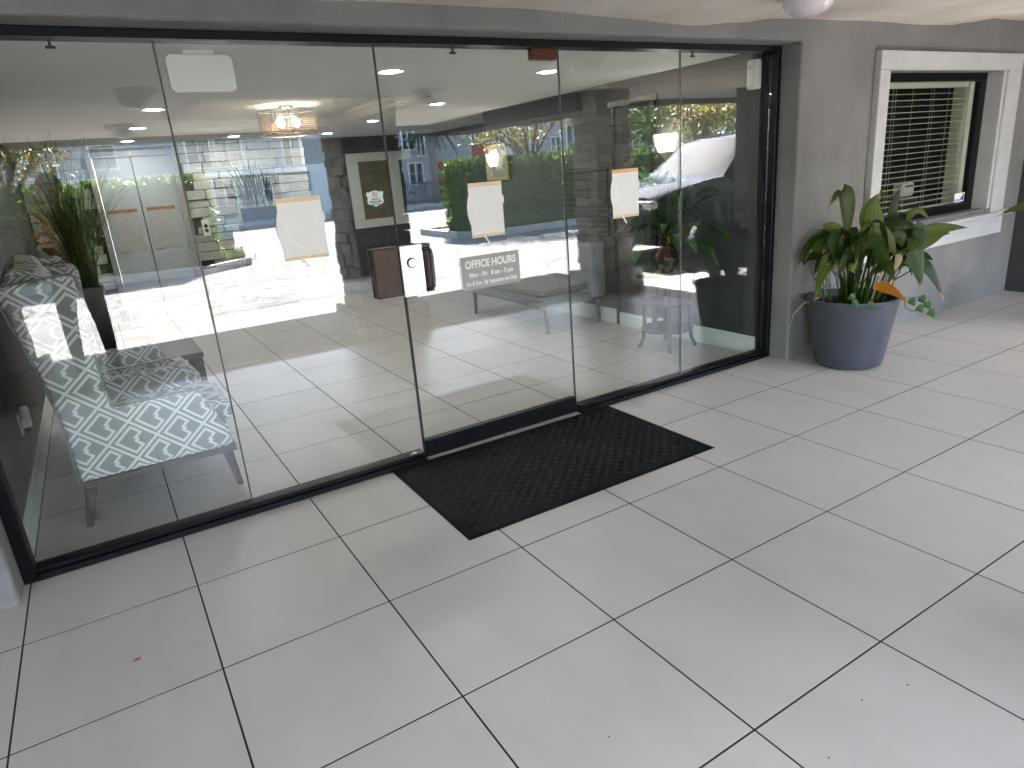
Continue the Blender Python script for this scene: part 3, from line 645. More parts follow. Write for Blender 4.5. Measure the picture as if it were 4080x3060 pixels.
# ---- interior door, small window, picture on the right wall
dr = thing('panel_door', 'dark green panelled door in the lobby side wall beside the sconce', 'door', (4.2, 1.5, 0)); DO = (4.2, 1.5, 0)
MB().box(4.188, 4.1995, 1.14, 1.6, .01, 1.975).build('leaf', 'lobby_wall', dr, DO)
for z0 in (.25, .85, 1.42): MB().cbox(4.18, 4.1878, 1.22, 1.5, z0, z0+.42, .004).build('panel', 'stucco_dark', dr, DO)
MB().cbox(4.172, 4.1995, 1.08, 1.139, 0, 1.99, .003).build('door_frame', 'black_lacquer', dr, DO); MB().cbox(4.172, 4.1995, 1.601, 1.64, 0, 1.99, .003).build('door_frame', 'black_lacquer', dr, DO)
MB().cbox(4.165, 4.1995, 1.05, 1.67, 1.991, 2.04, .003).build('head_casing', 'black_lacquer', dr, DO)
iw = thing('interior_blind', 'half open blind over the small inside window by the panelled door', 'blind', (4.19, 2.1, .86))
for i in range(12): MB().cbox(-.012, -.004, -.36, .36, i*.05, i*.05+.004, .001).build('slat', 'olive', iw)
MB().cbox(-.02, -.001, -.38, .38, .6, .63, .003).build('head_rail', 'dark_wood', iw); MB().box(-.0035, -.001, -.37, .37, -.02, .599).build('backing', 'ink_black', iw)
pic = thing('framed_picture', 'framed picture on the dark lobby side wall beyond the far sconce', 'picture', (4.2, 4.0-.27, 1.42))
MB().cbox(-.03, -.001, -.24, .24, 0, .4, .004).build('picture_frame', 'straw', pic); MB().box(-.033, -.031, -.2, .2, .04, .36).build('artwork', 'picture_art', pic)

# ---- lights
dls = [(1.82, .99, 'nearest the door pivot'), (3.06, 1.0, 'nearest the side table'), (3.12, 2.99, 'nearest the far sconce'), (.588, 2.86, 'nearest the exit sign'), (.58, 4.49, 'left of the ceiling tray'), (.575, 6.2, 'before the back doors'), (1.78, 6.2, 'before the stone wall behind the chandelier'), (3.07, 6.4, 'before the service window'), (3.08, 4.66, 'right of the ceiling tray')]
tr_ = MB().lathe([(.062, -.001), (.085, -.006), (.092, -.001), (.092, .0)], n=28); le_ = MB().lathe([(0, -.003), (.05, -.006), (.0615, -.0015)], n=24)
first = None
for x, y, lb in dls:
    o = thing('recessed_downlight', 'lit round downlight in the white lobby ceiling, ' + lb, 'downlight', (x, y, CZ), group='recessed downlights in the lobby ceiling')
    if first is None: first = (smooth_by(tr_.build('trim_ring', 'plastic_white', o)), le_.build('lens', 'lamp_white', o))
    else:
        for c in first: copy_of(c, o)
ch = thing('drum_chandelier', 'drum chandelier with a woven metal shade and glowing bulbs in the ceiling tray', 'chandelier', (1.86, 3.78, CZ+.1))
MB().lathe([(0, -.035), (.07, -.03), (.075, 0)], n=24).build('canopy', 'steel', ch, smooth=True); MB().tube([(0,0,-.03), (0,0,-.2)], .008).build('stem', 'steel', ch)
shd = MB(); rr = random.Random(5)
for k in range(12):
    z_ = -.06-k*.0185; a = 0
    while a < 2*PI-.05:
        l = rr.uniform(.25, .7); m = max(2, int(l/.14)); shd.tube([(.275*math.cos(a+l*i/m), .275*math.sin(a+l*i/m), z_+rr.uniform(-.002,.002)) for i in range(m+1)], .0024, 4, False); a += l
for k in range(96):
    a = 2*PI*k/96+rr.uniform(-.02,.02); z0 = rr.uniform(-.15,-.05); z1 = rr.uniform(-.27,-.2)
    shd.tube([(.277*math.cos(a), .277*math.sin(a), z0), (.277*math.cos(a), .277*math.sin(a), z1)], .0024, 4, False)
shd.build('woven_shade', 'wire_shade', ch)
for z_ in (-.05, -.275): MB().tube([(.277*math.cos(2*PI*i/40), .277*math.sin(2*PI*i/40), z_) for i in range(41)], .005, 6, False).build('hoop', 'steel', ch, smooth=True)
for k in range(4):
    a = k*PI/2+.4; MB().lathe([(0, -.2), (.022, -.19), (.034, -.165), (.03, -.14), (.014, -.115), (.0, -.11)], .1*math.cos(a), .1*math.sin(a), 14).build('bulb', 'lamp_bulb', ch, smooth=True)
    MB().tube([(0,0,-.1), (.1*math.cos(a), .1*math.sin(a), -.1)], .006).build('bulb_arm', 'steel', ch)
for yc, lb in ((.95, 'lit half bowl wall sconce above the side table'), (3.78, 'lit half bowl wall sconce deeper in the lobby beyond the panelled door')):
    o = thing('wall_sconce', lb, 'sconce', (4.199, yc, 1.5), group='wall sconces')
    pf = [(.004, 0), (.04, .03), (.072, .08), (.094, .14), (.105, .2), (.108, .215)]
    smooth_by(MB().lathe(pf, n=20, a0=PI/2, a1=3*PI/2).build('bowl', 'sconce_body', o)); MB().lathe([(.0, .205), (.098, .205)], n=20, a0=PI/2, a1=3*PI/2).build('glowing_top', 'sconce_glow', o)
    MB().lathe([(r+.0015, z) for r, z in pf[2:]], n=20, a0=PI/2, a1=3*PI/2).build('lit_glass', 'sconce_glow', o)

# exit sign and dispenser
ex = thing('exit_sign', 'blank white back of a sign box hanging from the lobby ceiling inside the glass', 'sign', (.577, .36, 2.015))
sb = MB().cbox(-.148, .148, -.02, .02, 0, .178, .004)
def rrect(w_, h_, r, n=6):
    P = []
    for cx, cz_, a in ((w_-r, r, -90), (w_-r, h_-r, 0), (-w_+r, h_-r, 90), (-w_+r, r, 180)): P += [(cx+r*math.cos(R_(a+90*i/n)), cz_+r*math.sin(R_(a+90*i/n))) for i in range(n+1)]
    return P
smooth_by(MB().prism(rrect(.148, .165, .028), 'y', -.02, .02).build('housing', 'plastic_white', ex)); MB().cbox(-.07, .07, -.035, .035, .166, .185, .004).build('ceiling_mount', 'plastic_white', ex)
af = thing('air_freshener', 'white plastic air freshener dispenser high on the dark side wall', 'dispenser', (4.2, 0.06, 1.945))
MB().cbox(-.065, -.001, -.045, .045, 0, .195, .018).build('housing', 'plastic_white', af, smooth=True); b_ = MB().lathe([(0, .004), (.012, .003), (.015, 0)], n=16).build('nozzle', 'sconce_body', af); b_.location = (-.066, .015, .145); b_.rotation_euler = (0, R_(-90), 0)
pg = thing('plug_in_freshener', 'white plug in freshener with an amber cap low on the side wall', 'plug', (-.63, 1.1, .33))
MB().cbox(.001, .008, -.04, .04, 0, .12, .002).build('outlet_plate', 'plastic_white', pg); MB().cbox(.0085, .06, -.03, .03, .04, .1, .012).build('plug_body', 'plastic_white', pg); MB().lathe([(0, .1), (.02, .1), (.024, .13), (.02, .16), (0, .165)], .04, 0, 14).build('warmer', 'plastic_white', pg, smooth=True); MB().lathe([(0, .01), (.016, .012), (.016, .04)], .04, 0, 12).build('oil_cap', 'brass', pg, smooth=True)

# ================================================================ LOBBY FURNITURE
def armchair(label, loc, rz):
    # chair faces local +X, side panel toward local -Y
    o = thing('wing_armchair', label, 'armchair', loc, rz, 'fret patterned armchairs')
    def soft(nm, poly, y0, y1, b=.02, matn='fret_fabric'):
        m = MB().prism(poly, 'y', y0, y1).build(nm, matn, o, uv=True, bev=b); return m
    side = [(-.36, .24), (.36, .24), (.345, .36), (.245, .565), (.23, .585), (-.14, .585), (-.15, .62), (-.165, .9), (-.15, 1.2), (-.17, 1.245), (-.46, 1.225), (-.475, 1.19), (-.40, .8), (-.37, .55)]
    for y0 in (-.36, .27): soft('wing_side', side, y0, y0+.09, .018)
    soft('backrest', [(-.365, .25), (-.16, .25), (-.19, .6), (-.27, 1.2), (-.30, 1.27), (-.40, 1.28), (-.46, 1.24), (-.41, .8)], -.268, .268, .03)
    soft('seat_base', [(-.15, .245), (.355, .245), (.36, .34), (-.15, .34)], -.268, .268, .015)
    soft('seat_cushion', [(-.16, .342), (.36, .342), (.40, .37), (.40, .44), (.36, .475), (-.16, .46)], -.262, .262, .03)
    MB().cbox(-.35, .37, -.36, .36, .205, .239, .006).build('rail', 'walnut', o)
    for x, y, dx in ((-.33, -.33, -.05), (-.33, .33, -.05), (.32, -.33, .03), (.32, .33, .03)): MB().tube([(x+dx, y*1.02, 0), (x, y, .204)], [.016, .027], 8).build('leg', 'walnut', o, smooth=True)
    # piping
    pp = [(-.37, -.362, .245), (-.37, -.366, .55), (-.40, -.366, .8), (-.475, -.366, 1.19), (-.46, -.364, 1.228), (-.17, -.364, 1.248), (-.15, -.366, 1.2), (-.165, -.366, .9), (-.15, -.366, .62), (-.14, -.364, .588), (.23, -.364, .588), (.25, -.364, .565)]
    MB().tube(pp, .006, 6).build('piping', 'grey_leather', o, smooth=True)
    return o
armchair('fret patterned wing armchair standing side on just inside the first glass pane', (.0, .67, 0), 0)
armchair('fret patterned wing armchair behind the first one beside the grass vase', (-.06, 1.52, 0), R_(4))
cft = thing('coffee_table', 'low dark wood coffee table beyond the patterned armchairs', 'table', (.26, 2.42, 0))
MB().cbox(-.22, .22, -.33, .33, .36, .40, .006).build('table_top', 'dark_wood', cft)
for x in (-.18, .18):
    for y in (-.28, .28): MB().cbox(x-.03, x+.03, y-.03, y+.03, 0, .359, .004).build('leg', 'dark_wood', cft)
# tall vase with grass
vs_ = thing('tall_grass_vase', 'tall black floor vase bursting with long green grass behind the armchair', 'plant', (-.14, 2.3, 0))
MB().prism([(-.09, -.09), (.09, -.09), (.09, .09), (-.09, .09)], 'z', 0, .98).build('vase', 'black_lacquer', vs_, bev=.01)
gb = MB(); rr = random.Random(11)
for k in range(420):
    a = rr.uniform(0, 2*PI); L = rr.uniform(.55, 1.15); sp = rr.uniform(.02, .72)*L; z1 = .9+math.sqrt(max(.05, L*L-sp*sp))
    z1 = min(z1, 2.12)
    b0 = Vector((rr.uniform(-.06,.06), rr.uniform(-.06,.06), .9)); tip = Vector((sp*math.cos(a)*.75, sp*math.sin(a)*.75, z1))
    tip.x = max(tip.x, -.36); gb.leaf(b0, b0+Vector((0,0,.45*L)), tip, .0105, Vector((math.cos(a+1.3), math.sin(a+1.3), 0)), 6, .2, .5)
tag(gb.build('grass_blades', 'grass_blade', vs_), kind='stuff')
# planter with arching grass by the stone wall
pb = thing('grass_planter', 'dark box planter of arching grass on a plinth before the stone wall', 'plant', (1.93, 6.2, 0))
MB().cbox(-.22, .22, -.1, .1, 1.1, 1.31, .005).build('planter_box', 'stucco_dark', pb); MB().cbox(-.27, .27, -.15, .15, 0, 1.099, .006).build('plinth', 'dark_wood', pb)
gb = MB(); rr = random.Random(12)
for k in range(150):
    x = rr.uniform(-.18,.18); L = rr.uniform(.35,.72); dx = rr.gauss(x*1.6,.22); dy = rr.gauss(0,.12)
    gb.leaf((x, rr.uniform(-.06,.06), 1.3), (x+dx*.4, dy*.4, 1.3+L*1.25), (x+dx*1.15, dy, 1.3+L*rr.uniform(.35,.9)), .011, None, 7, .2, .5)
tag(gb.build('grass_blades', 'palm_leaf', pb), kind='stuff')
# console with yellow flowers
cn = thing('console_table', 'narrow dark console table against the lobby side wall', 'table', (-.4, 5.4, 0)); MB().cbox(-.21, .25, -.6, .6, .98, 1.03, .005).build('table_top', 'dark_wood', cn)
for x in (-.18, .22):
    for y in (-.56, .56): MB().cbox(x-.025, x+.025, y-.025, y+.025, 0, .979, .004).build('leg', 'dark_wood', cn)
fl = thing('flower_arrangement', 'yellow flower arrangement in a woven bowl on the console', 'plant', (-.36, 5.35, 1.03))
MB().lathe([(0, 0), (.09, .0), (.15, .06), (.16, .1)], n=18).build('woven_bowl', 'straw', fl, smooth=True)
fb = MB(); rr = random.Random(4)
for k in range(260):
    v = Vector((rr.gauss(0,.12), rr.gauss(0,.12), rr.uniform(.1,.52))); q = v+Vector((rr.gauss(0,.03), rr.gauss(0,.03), rr.gauss(.02,.02))); fb.leaf(v, (v+q)/2+Vector((0,0,.01)), q, .03, None, 3)
tag(fb.build('blossoms', 'flower_yellow', fl), kind='stuff')
# round side table
st = thing('tiered_side_table', 'round black three tier side table by the dark side wall', 'table', (3.92, .68, 0))
for z_, r in ((.6, .255), (.37, .2), (.15, .215)): MB().lathe([(0, z_), (r-.01, z_), (r, z_+.01), (r, z_+.018), (r-.01, z_+.026), (0, z_+.026)], n=40).build('tier', 'black_lacquer', st)
for k in range(4):
    a = PI/4+k*PI/2+.1; c, s_ = math.cos(a), math.sin(a)
    MB().tube([(.215*c+.02*c, .215*s_+.02*s_, 0), (.2*c, .2*s_, .07), (.19*c, .19*s_, .15), (.185*c, .185*s_, .6)], [.017, .014, .016, .013], 8).build('leg', 'black_lacquer', st, smooth=True)
dl_ = thing('woven_placemat', 'round straw mat on the tiered side table', 'mat', (3.90, .66, .627)); MB().lathe([(0, .004), (.15, .004), (.158, .001), (.158, 0)], n=32).build('weave', 'straw', dl_)
pp_ = thing('tabletop_plant', 'leafy green houseplant in a copper brown pot on the side table', 'plant', (3.92, .68, .6315))
MB().lathe([(0, 0), (.05, 0), (.06, .02), (.11, .09), (.10, .14), (.06, .22), (.05, .28), (.066, .31), (.06, .31), (.045, .27)], n=24).build('pot', 'copper', pp_, smooth=True)
MB().tube([(.075*math.cos(.9*i), .075*math.sin(.9*i), .1+.012*i) for i in range(16)], .006, 6).build('rope_handle', 'walnut', pp_)
lf = MB(); rr = random.Random(21)
for k in range(95):
    a = rr.uniform(0, 2*PI); el = rr.uniform(-.35, 1.25); L = rr.uniform(.16, .46); d = Vector((math.cos(a)*math.cos(el), math.sin(a)*math.cos(el), math.sin(el)))
    if d.x > 0: d.x *= .45
    b0 = Vector((0,0,.31)); c_ = b0+d*L+Vector((0,0,.08)); t_ = c_+d*.2+Vector((0,0,-rr.uniform(.03,.13))); t_.x = min(t_.x, .25)
    lf.tube([b0, b0.lerp(c_, .6)+Vector((0,0,.04)), c_], .0022, 4, False); lf.leaf(c_, (c_+t_)/2+Vector((0,0,.05)), t_, rr.uniform(.05,.085), None, 6)
for k in range(36):
    a = rr.uniform(PI*.5, PI*1.7); r = rr.uniform(.12,.26); v = Vector((r*math.cos(a), r*math.sin(a), rr.uniform(.02,.3))); q = v+Vector((rr.gauss(0,.03), rr.gauss(0,.03), -.05)); lf.leaf(v, (v+q)/2+Vector((0,0,.015)), q, .045, None, 4)
tag(lf.build('foliage', 'lily_leaf', pp_), kind='stuff')
# fine fern sprays
lf = MB()
for k in range(26):
    a = rr.uniform(PI*.6, PI*1.8); d = Vector((math.cos(a)*.6, math.sin(a)*.6, rr.uniform(.35,1))).normalized(); L = rr.uniform(.3,.6); b0 = Vector((0,0,.33))
    for i in range(14):
        p = b0+d*L*(i+4)/18; sd = d.cross(Vector((0,0,1))).normalized()
        for s_ in (-1, 1): q = p+(sd*s_*.05+d*.03)*(1-i/22); lf.leaf(p, (p+q)/2, q, .006, None, 2)
tag(lf.build('fern_sprays', 'palm_leaf', pp_), kind='stuff')
# sofa along the side wall
sfa = thing('settee', 'pale grey settee with a honeycomb print seat along the lobby side wall', 'sofa', (3.78, 2.55, 0))
def ss(nm, b, matn='grey_leather', bb=.03): return MB().cbox(*b, bb).build(nm, matn, sfa, uv=True)
smooth_by(ss('backrest', (.2, .39, -.78, .78, .27, .80))); smooth_by(ss('seat_base', (-.36, .2, -.78, .78, .25, .36))); ss('seat_cushion', (-.37, .19, -.74, .74, .362, .43), 'hex_fabric', .02)
for y in (-.72, .72):
    for x in (-.3, .33): MB().tube([(x, y, 0), (x, y*.97, .249)], [.014, .026], 8).build('leg', 'walnut', sfa)

# ================================================================ PORCH OBJECTS
# door mat
mt = thing('door_mat', 'black rubber basket weave mat in front of the glass door', 'mat', (1.84, -.57, 0)); mt.rotation_euler = (0, 0, R_(-.4))
MW, MH = 1.54, .93
m_ = MB(); n = 4
m_.add([(-MW/2, -MH/2, .001), (MW/2, -MH/2, .001), (MW/2, MH/2, .001), (-MW/2, MH/2, .001), (-MW/2+.02, -MH/2+.02, .007), (MW/2-.02, -MH/2+.02, .007), (MW/2-.02, MH/2-.02, .007), (-MW/2+.02, MH/2-.02, .007)], [(0,1,5,4), (1,2,6,5), (2,3,7,6), (3,0,4,7), (4,5,6,7)]); m_.build('backing', 'rubber', mt)
rg2 = MB(); B = .034; nx = int((MW-.11)/B); ny = int((MH-.11)/B); x00 = -nx*B/2; y00 = -ny*B/2
for i in range(nx):
    for j in range(ny):
        cx, cy_ = x00+(i+.5)*B, y00+(j+.5)*B
        for k in (-1, 0, 1):
            hx, hy = (B*.46, B*.105); ox, oy = (0, k*B*.31)
            if (i+j) % 2: hx, hy, ox, oy = hy, hx, oy, ox
            x0, x1, y0, y1 = cx+ox-hx, cx+ox+hx, cy_+oy-hy, cy_+oy+hy; e = .0018; zt = .0096
            rg2.add([(x0,y0,.0069),(x1,y0,.0069),(x1,y1,.0069),(x0,y1,.0069),(x0+e,y0+e,zt),(x1-e,y0+e,zt),(x1-e,y1-e,zt),(x0+e,y1-e,zt)], [(4,5,6,7),(0,1,5,4),(1,2,6,5),(2,3,7,6),(3,0,4,7)])
tag(rg2.build('basket_weave_ridges', 'rubber_ridge', mt), kind='stuff')

# large pot with cast-iron plant
PX, PY = 4.47, -.61
pt = thing('potted_aspidistra', 'large slate blue pot of broad leaved cast iron plant beside the entrance', 'plant', (PX, PY, 0)); PO_ = (PX, PY, 0)
smooth_by(MB().lathe([(0, 0), (.205, 0), (.222, .012), (.235, .06), (.298, .46), (.304, .485), (.300, .497), (.288, .497), (.280, .44), (0, .44)], n=56).build('pot', 'pot_blue', pt), 30)
so_ = MB(); so_.lathe([(0, .452), (.1, .458), (.2, .45), (.281, .444)], n=28); so_.build('soil', 'soil', pt, smooth=True)
LV = [('a',(4.383,-0.59,0.904),(4.367,-0.565,1.239),(4.312,-0.477,1.105)),('b',(4.441,-0.78,0.92),(4.41,-0.73,1.072),(4.435,-0.769,1.209)),('c',(4.673,-0.735,0.953),(4.673,-0.735,1.106),(4.69,-0.762,1.226)),('d',(4.389,-0.544,0.893),(4.356,-0.491,0.981),(4.319,-0.432,0.997)),('e',(4.238,-0.68,0.697),(4.182,-0.589,0.79),(4.146,-0.531,0.486)),('f',(4.317,-0.73,0.911),(4.372,-0.819,0.945),(4.438,-0.925,0.787)),('g',(4.62,-0.878,0.904),(4.707,-1.018,0.951),(4.795,-1.16,0.953)),('h',(4.727,-0.899,0.793),(4.774,-0.975,0.897),(4.818,-1.046,0.906)),('i',(4.399,-0.938,0.808),(4.445,-1.012,0.836),(4.483,-1.075,0.582)),('j',(4.539,-0.974,0.701),(4.578,-1.037,0.738),(4.646,-1.147,0.486)),('k',(4.587,-0.919,0.766),(4.624,-0.979,0.784),(4.662,-1.039,0.748)),('l',(4.246,-0.749,0.935),(4.181,-0.645,0.945),(4.192,-0.662,0.733)),('m',(4.293,-0.767,0.84),(4.341,-0.845,0.861),(4.362,-0.879,0.696)),('n',(4.442,-0.496,0.732),(4.411,-0.447,0.83),(4.379,-0.394,0.987)),('o',(4.295,-0.867,0.591),(4.333,-0.928,0.603),(4.405,-1.043,0.506)),('p',(4.367,-0.926,0.811),(4.389,-0.96,0.788),(4.366,-0.924,0.681)),('q',(4.339,-0.804,0.992),(4.317,-0.769,1.001),(4.287,-0.721,0.902)),('r',(4.63,-0.932,1.012),(4.629,-0.93,0.935),(4.59,-0.867,0.884)),('s',(4.544,-0.756,0.938),(4.602,-0.849,0.987),(4.653,-0.931,0.947)),('t',(4.741,-0.789,0.963),(4.769,-0.833,1.068),(4.818,-0.913,0.985)),('u',(4.29,-0.725,0.693),(4.277,-0.705,0.739),(4.264,-0.683,0.716)),('v',(4.338,-0.708,0.823),(4.295,-0.638,0.809),(4.303,-0.652,0.681)),('w',(4.536,-0.837,0.798),(4.554,-0.866,0.866),(4.588,-0.92,0.853)),('x',(4.614,-0.679,1.142),(4.608,-0.669,1.203),(4.62,-0.688,1.233)),('y',(4.654,-0.742,0.986),(4.673,-0.773,1.046),(4.692,-0.805,1.041)),('z',(4.429,-0.854,0.873),(4.464,-0.911,0.923),(4.476,-0.93,0.819)),('A',(4.591,-0.927,0.954),(4.614,-0.963,0.908),(4.618,-0.969,0.833)),('B',(4.369,-0.815,0.75),(4.394,-0.855,0.825),(4.407,-0.875,0.78)),('C',(4.515,-0.899,0.835),(4.535,-0.931,0.849),(4.513,-0.895,0.812)),('D',(4.296,-0.734,0.639),(4.304,-0.747,0.716),(4.297,-0.737,0.592))]
WD = dict(a=.10,b=.15,c=.065,e=.145,f=.145,g=.085,h=.085,i=.16,j=.085,k=.07,l=.155,m=.14,o=.085,q=.07,s=.07,t=.05,u=.06,x=.02,y=.03,p=.045,D=.05)
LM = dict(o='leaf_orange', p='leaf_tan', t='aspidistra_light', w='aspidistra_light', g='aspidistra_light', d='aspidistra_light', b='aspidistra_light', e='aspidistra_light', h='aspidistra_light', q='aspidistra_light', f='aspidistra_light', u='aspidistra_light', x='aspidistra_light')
rr = random.Random(31); viewdir = Vector((.85, .53, -.1)).normalized()
def asp_leaf(p0, pc, p1, W, matn, stem=True):
    p0, pc, p1 = Vector(p0), Vector(pc), Vector(p1); tg = (p1-p0).normalized(); side = tg.cross(viewdir+Vector((rr.gauss(0,.35), rr.gauss(0,.35), rr.gauss(.1,.3))))
    m = MB(); m.leaf(p0, pc+(pc-(p0+p1)/2)*.9, p1, W, side, 10, .28, .72)
    if stem:
        q = p0-Vector(PO_); b = Vector((max(-.17, min(.17, q.x*.5)), max(-.17, min(.17, q.y*.5)), .44))+Vector(PO_)
        m.tube([b, b.lerp(p0, .5)+Vector((0,0,.06)), p0], [.0045, .004, .0035], 5, False)
    return smooth_by(m.build('leaf', matn, pt, PO_), 60)
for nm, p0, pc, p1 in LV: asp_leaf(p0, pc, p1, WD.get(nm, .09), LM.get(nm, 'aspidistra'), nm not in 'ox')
for k in range(40):
    a = rr.uniform(0, 2*PI); r = rr.uniform(.02,.18); b = Vector((PX+r*math.cos(a), PY+r*math.sin(a), rr.uniform(.66,.9))); L = rr.uniform(.18,.3); d = Vector((math.cos(a), math.sin(a), 0))
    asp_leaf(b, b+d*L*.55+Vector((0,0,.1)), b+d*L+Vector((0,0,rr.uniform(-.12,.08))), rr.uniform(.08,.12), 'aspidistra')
for k in range(34):
    a = rr.uniform(0, 2*PI); r = rr.uniform(.02,.2); b = Vector((PX+r*math.cos(a), PY+r*math.sin(a), .44)); t_ = b+Vector((rr.gauss(0,.04)+.06*math.cos(a), rr.gauss(0,.04)+.06*math.sin(a), rr.uniform(.18,.36)))
    MB().tube([b, b.lerp(t_, .5)+Vector((rr.gauss(0,.01), rr.gauss(0,.01), 0)), t_], [.0042,.0038,.003], 5).build('stem', 'pothos', pt, PO_)
vine = [(4.434,-.958,.52),(4.453,-.987,.533),(4.456,-.992,.464),(4.48,-1.03,.44),(4.515,-1.088,.444)]
MB().tube([(4.44,-.88,.46)]+vine, .003, 5).build('vine', 'pothos', pt, PO_); MB().tube([vine[1], (4.467,-1.011,.525), (4.497,-1.059,.535), (4.516,-1.089,.497)], .0025, 5).build('vine', 'pothos', pt, PO_)
for v in ((4.467,-1.011,.519),(4.497,-1.059,.535),(4.516,-1.089,.497),(4.493,-1.053,.473),(4.529,-1.11,.444),(4.2,-.78,.52),(4.28,-.84,.505),(4.24,-.73,.55)):
    v = Vector(v); q = v+Vector((.02, -.03, -.05)); MB().leaf(v, (v+q)/2+Vector((0,0,.015)), q, .055, (q-v).cross(viewdir), 6, .2, .6).build('vine_leaf', 'pothos', pt, PO_)
MB().tube([(4.244,-.5,.505),(4.209,-.405,.455),(4.175,-.35,.378),(4.17,-.343,.319),(4.157,-.322,.266)], [.004,.0035,.003,.002,.0015], 5).build('dry_runner', 'straw', pt, PO_)
# second pot just beyond the frame, one leaf reaching in
p2 = thing('second_potted_plant', 'second potted cast iron plant beyond the office window, one leaf reaching in', 'plant', (6.62, -1.35, 0)); P2 = (6.62, -1.35, 0)
po = copy_of(bpy.data.objects['pot'], p2); po.location = (0,0,0); so2 = copy_of(bpy.data.objects['soil'], p2); so2.location = (0,0,0)
lfm = MB().leaf((6.2,-1.13,.93), (6.1,-.98,1.03), (5.99,-.80,.9), .09, Vector((0,0,1)), 10, .25, .6); lfm.tube([(6.58,-1.3,.44), (6.42,-1.24,.8), (6.2,-1.13,.93)], .004, 5); lfm.build('leaf', 'aspidistra', p2, P2)
tp = MB().leaf((6.015,-.84,.925), (6.0,-.82,.915), (5.98,-.79,.887), .03, Vector((0,0,1)), 4, .2, .5).build('dry_tip', 'leaf_tan', p2, P2)
for k in range(14):
    a = rr.uniform(-2.2, .8); b = Vector((6.62+.1*math.cos(a), -1.35+.1*math.sin(a), rr.uniform(.6,.9))); d = Vector((math.cos(a), math.sin(a), 0)); L = rr.uniform(.2,.34)
    m = MB(); m.leaf(b, b+d*L*.5+Vector((0,0,.14)), b+d*L+Vector((0,0,rr.uniform(-.1,.1))), .1, None, 8, .25, .7); m.tube([(6.62,-1.35,.44), b], .004, 5); m.build('leaf', 'aspidistra', p2, P2)

# porch ceiling dome lights
dm_first = None
for x, y, lb in ((3.3, -.98, 'frosted dome light on the porch ceiling nearest the entrance wall'), (.45, -2.7, 'frosted dome light on the porch ceiling above the photographer'), (.5, -5.5, 'frosted dome light on the porch ceiling near the outer edge'), (3.0, -3.0, 'frosted dome light on the porch ceiling beside the middle pillar'), (5.3, -5.9, 'frosted dome light on the outer corner of the porch ceiling')):
    zc = cz(x, y); o = thing('dome_light', lb, 'ceiling light', (x, y, zc), group='dome lights on the porch ceiling')
    if dm_first is None: dm_first = (smooth_by(MB().lathe([(.165, .01), (.165, -.035), (.155, -.045), (.12, -.048)], n=36).build('base_ring', 'trim_white', o)), MB().lathe([(.125, -.046), (.122, -.075), (.105, -.105), (.07, -.128), (.03, -.138), (0, -.14)], n=36).build('glass_dome', 'dome_glass', o, smooth=True))
    else:
        for c in dm_first: copy_of(c, o)

# tiny litter on the tiles
def bit(nm, lb, cat, x, y, matn, sx, sy, sz, rz=0, grp='specks on the porch tiles'):
    m = MB(); bm = bmesh.new(); bmesh.ops.create_icosphere(bm, subdivisions=1, radius=1); r3 = random.Random(int(x*1000)); 
    for v in bm.verts: v.co = Vector((v.co.x*sx*r3.uniform(.7,1.2), v.co.y*sy*r3.uniform(.7,1.2), sz+v.co.z*sz)); 
    bm.verts.index_update(); m.add([v.co.copy() for v in bm.verts], [[v.index for v in f.verts] for f in bm.faces]); bm.free()
    o = m.build(nm, matn); o.location = (x, y, .0005); o.rotation_euler = (0,0,rz); tag(o, lb, cat, grp); return o
bit('fallen_petal', 'single dark red petal lying on the tile before the first pane', 'petal', -.249, -.98, 'petal', .018, .006, .002, .25, None)
for k, (x, y) in enumerate(((.723,-1.416),(.212,-.807),(.971,-2.2),(.814,-1.999),(2.064,-1.545),(2.0,-1.685),(2.44,-2.013),(2.713,-2.097),(3.027,-1.991),(-.312,-.967),(5.056,-.9))): bit('pale_crumb', 'tiny pale crumb lying on the porch tiles', 'crumb', x, y, 'crumb', .0035, .003, .0015)
for k, (x, y) in enumerate(((.875,-2.219),(.713,-2.368),(1.299,-2.615),(1.71,-2.593),(-.065,-1.011),(1.55,-2.55))): bit('dark_speck', 'tiny dark speck of dirt on the porch tiles', 'crumb', x, y, 'ink_black', .004, .0025, .001)

# ================================================================ OUTSIDE (seen mirrored in the glass)
def column(label, x0, x1, y0, y1, faces):
    o = thing('stone_pillar', label, 'pillar', ((x0+x1)/2, (y0+y1)/2, 0), group='stone clad porch pillars'); c = Vector(((x0+x1)/2, (y0+y1)/2, 0))
    MB().box(x0+.04, x1-.04, y0+.04, y1-.04, -.05, 2.33).build('core', 'stone_core', o, c)
    MB().box(x0-.06, x1+.06, y0-.06, y1+.06, -.05, .24).build('plinth_core', 'stone_core', o, c)
    sd = int(x0*100)
    for k, fc in enumerate(faces):
        org, ux, ln_, ot = {'f': ((x0, y1, 0), (1,0,0), x1-x0, (0,1,0)), 'l': ((x0, y0, 0), (0,1,0), y1-y0, (-1,0,0)), 'r': ((x1, y0, 0), (0,1,0), y1-y0, (1,0,0))}[fc]
        org = Vector(org)-c-Vector(ot)*.03
        stones(o, org, ux, ln_, .26, 2.31, ot, 'stone', (.075,.125), (.14,.32), .05, sd+k)
        stones(o, org+Vector(ot)*.1-Vector(ux)*.08, ux, ln_+.16, 0, .26, ot, 'stone', (.08,.1), (.16,.3), .05, sd+k+9)
    return o
column('stone clad porch pillar behind the photographer, nearest the armchair reflections', -1.35, -.72, -4.0, -3.4, 'fr')
column('stone clad porch pillar reflected across the glass door', 2.2, 2.80, -4.05, -3.4, 'fl')
column('stone clad porch pillar reflected in the pane with the swirl notice', 5.12, 5.62, -3.6, -3.15, 'fl')

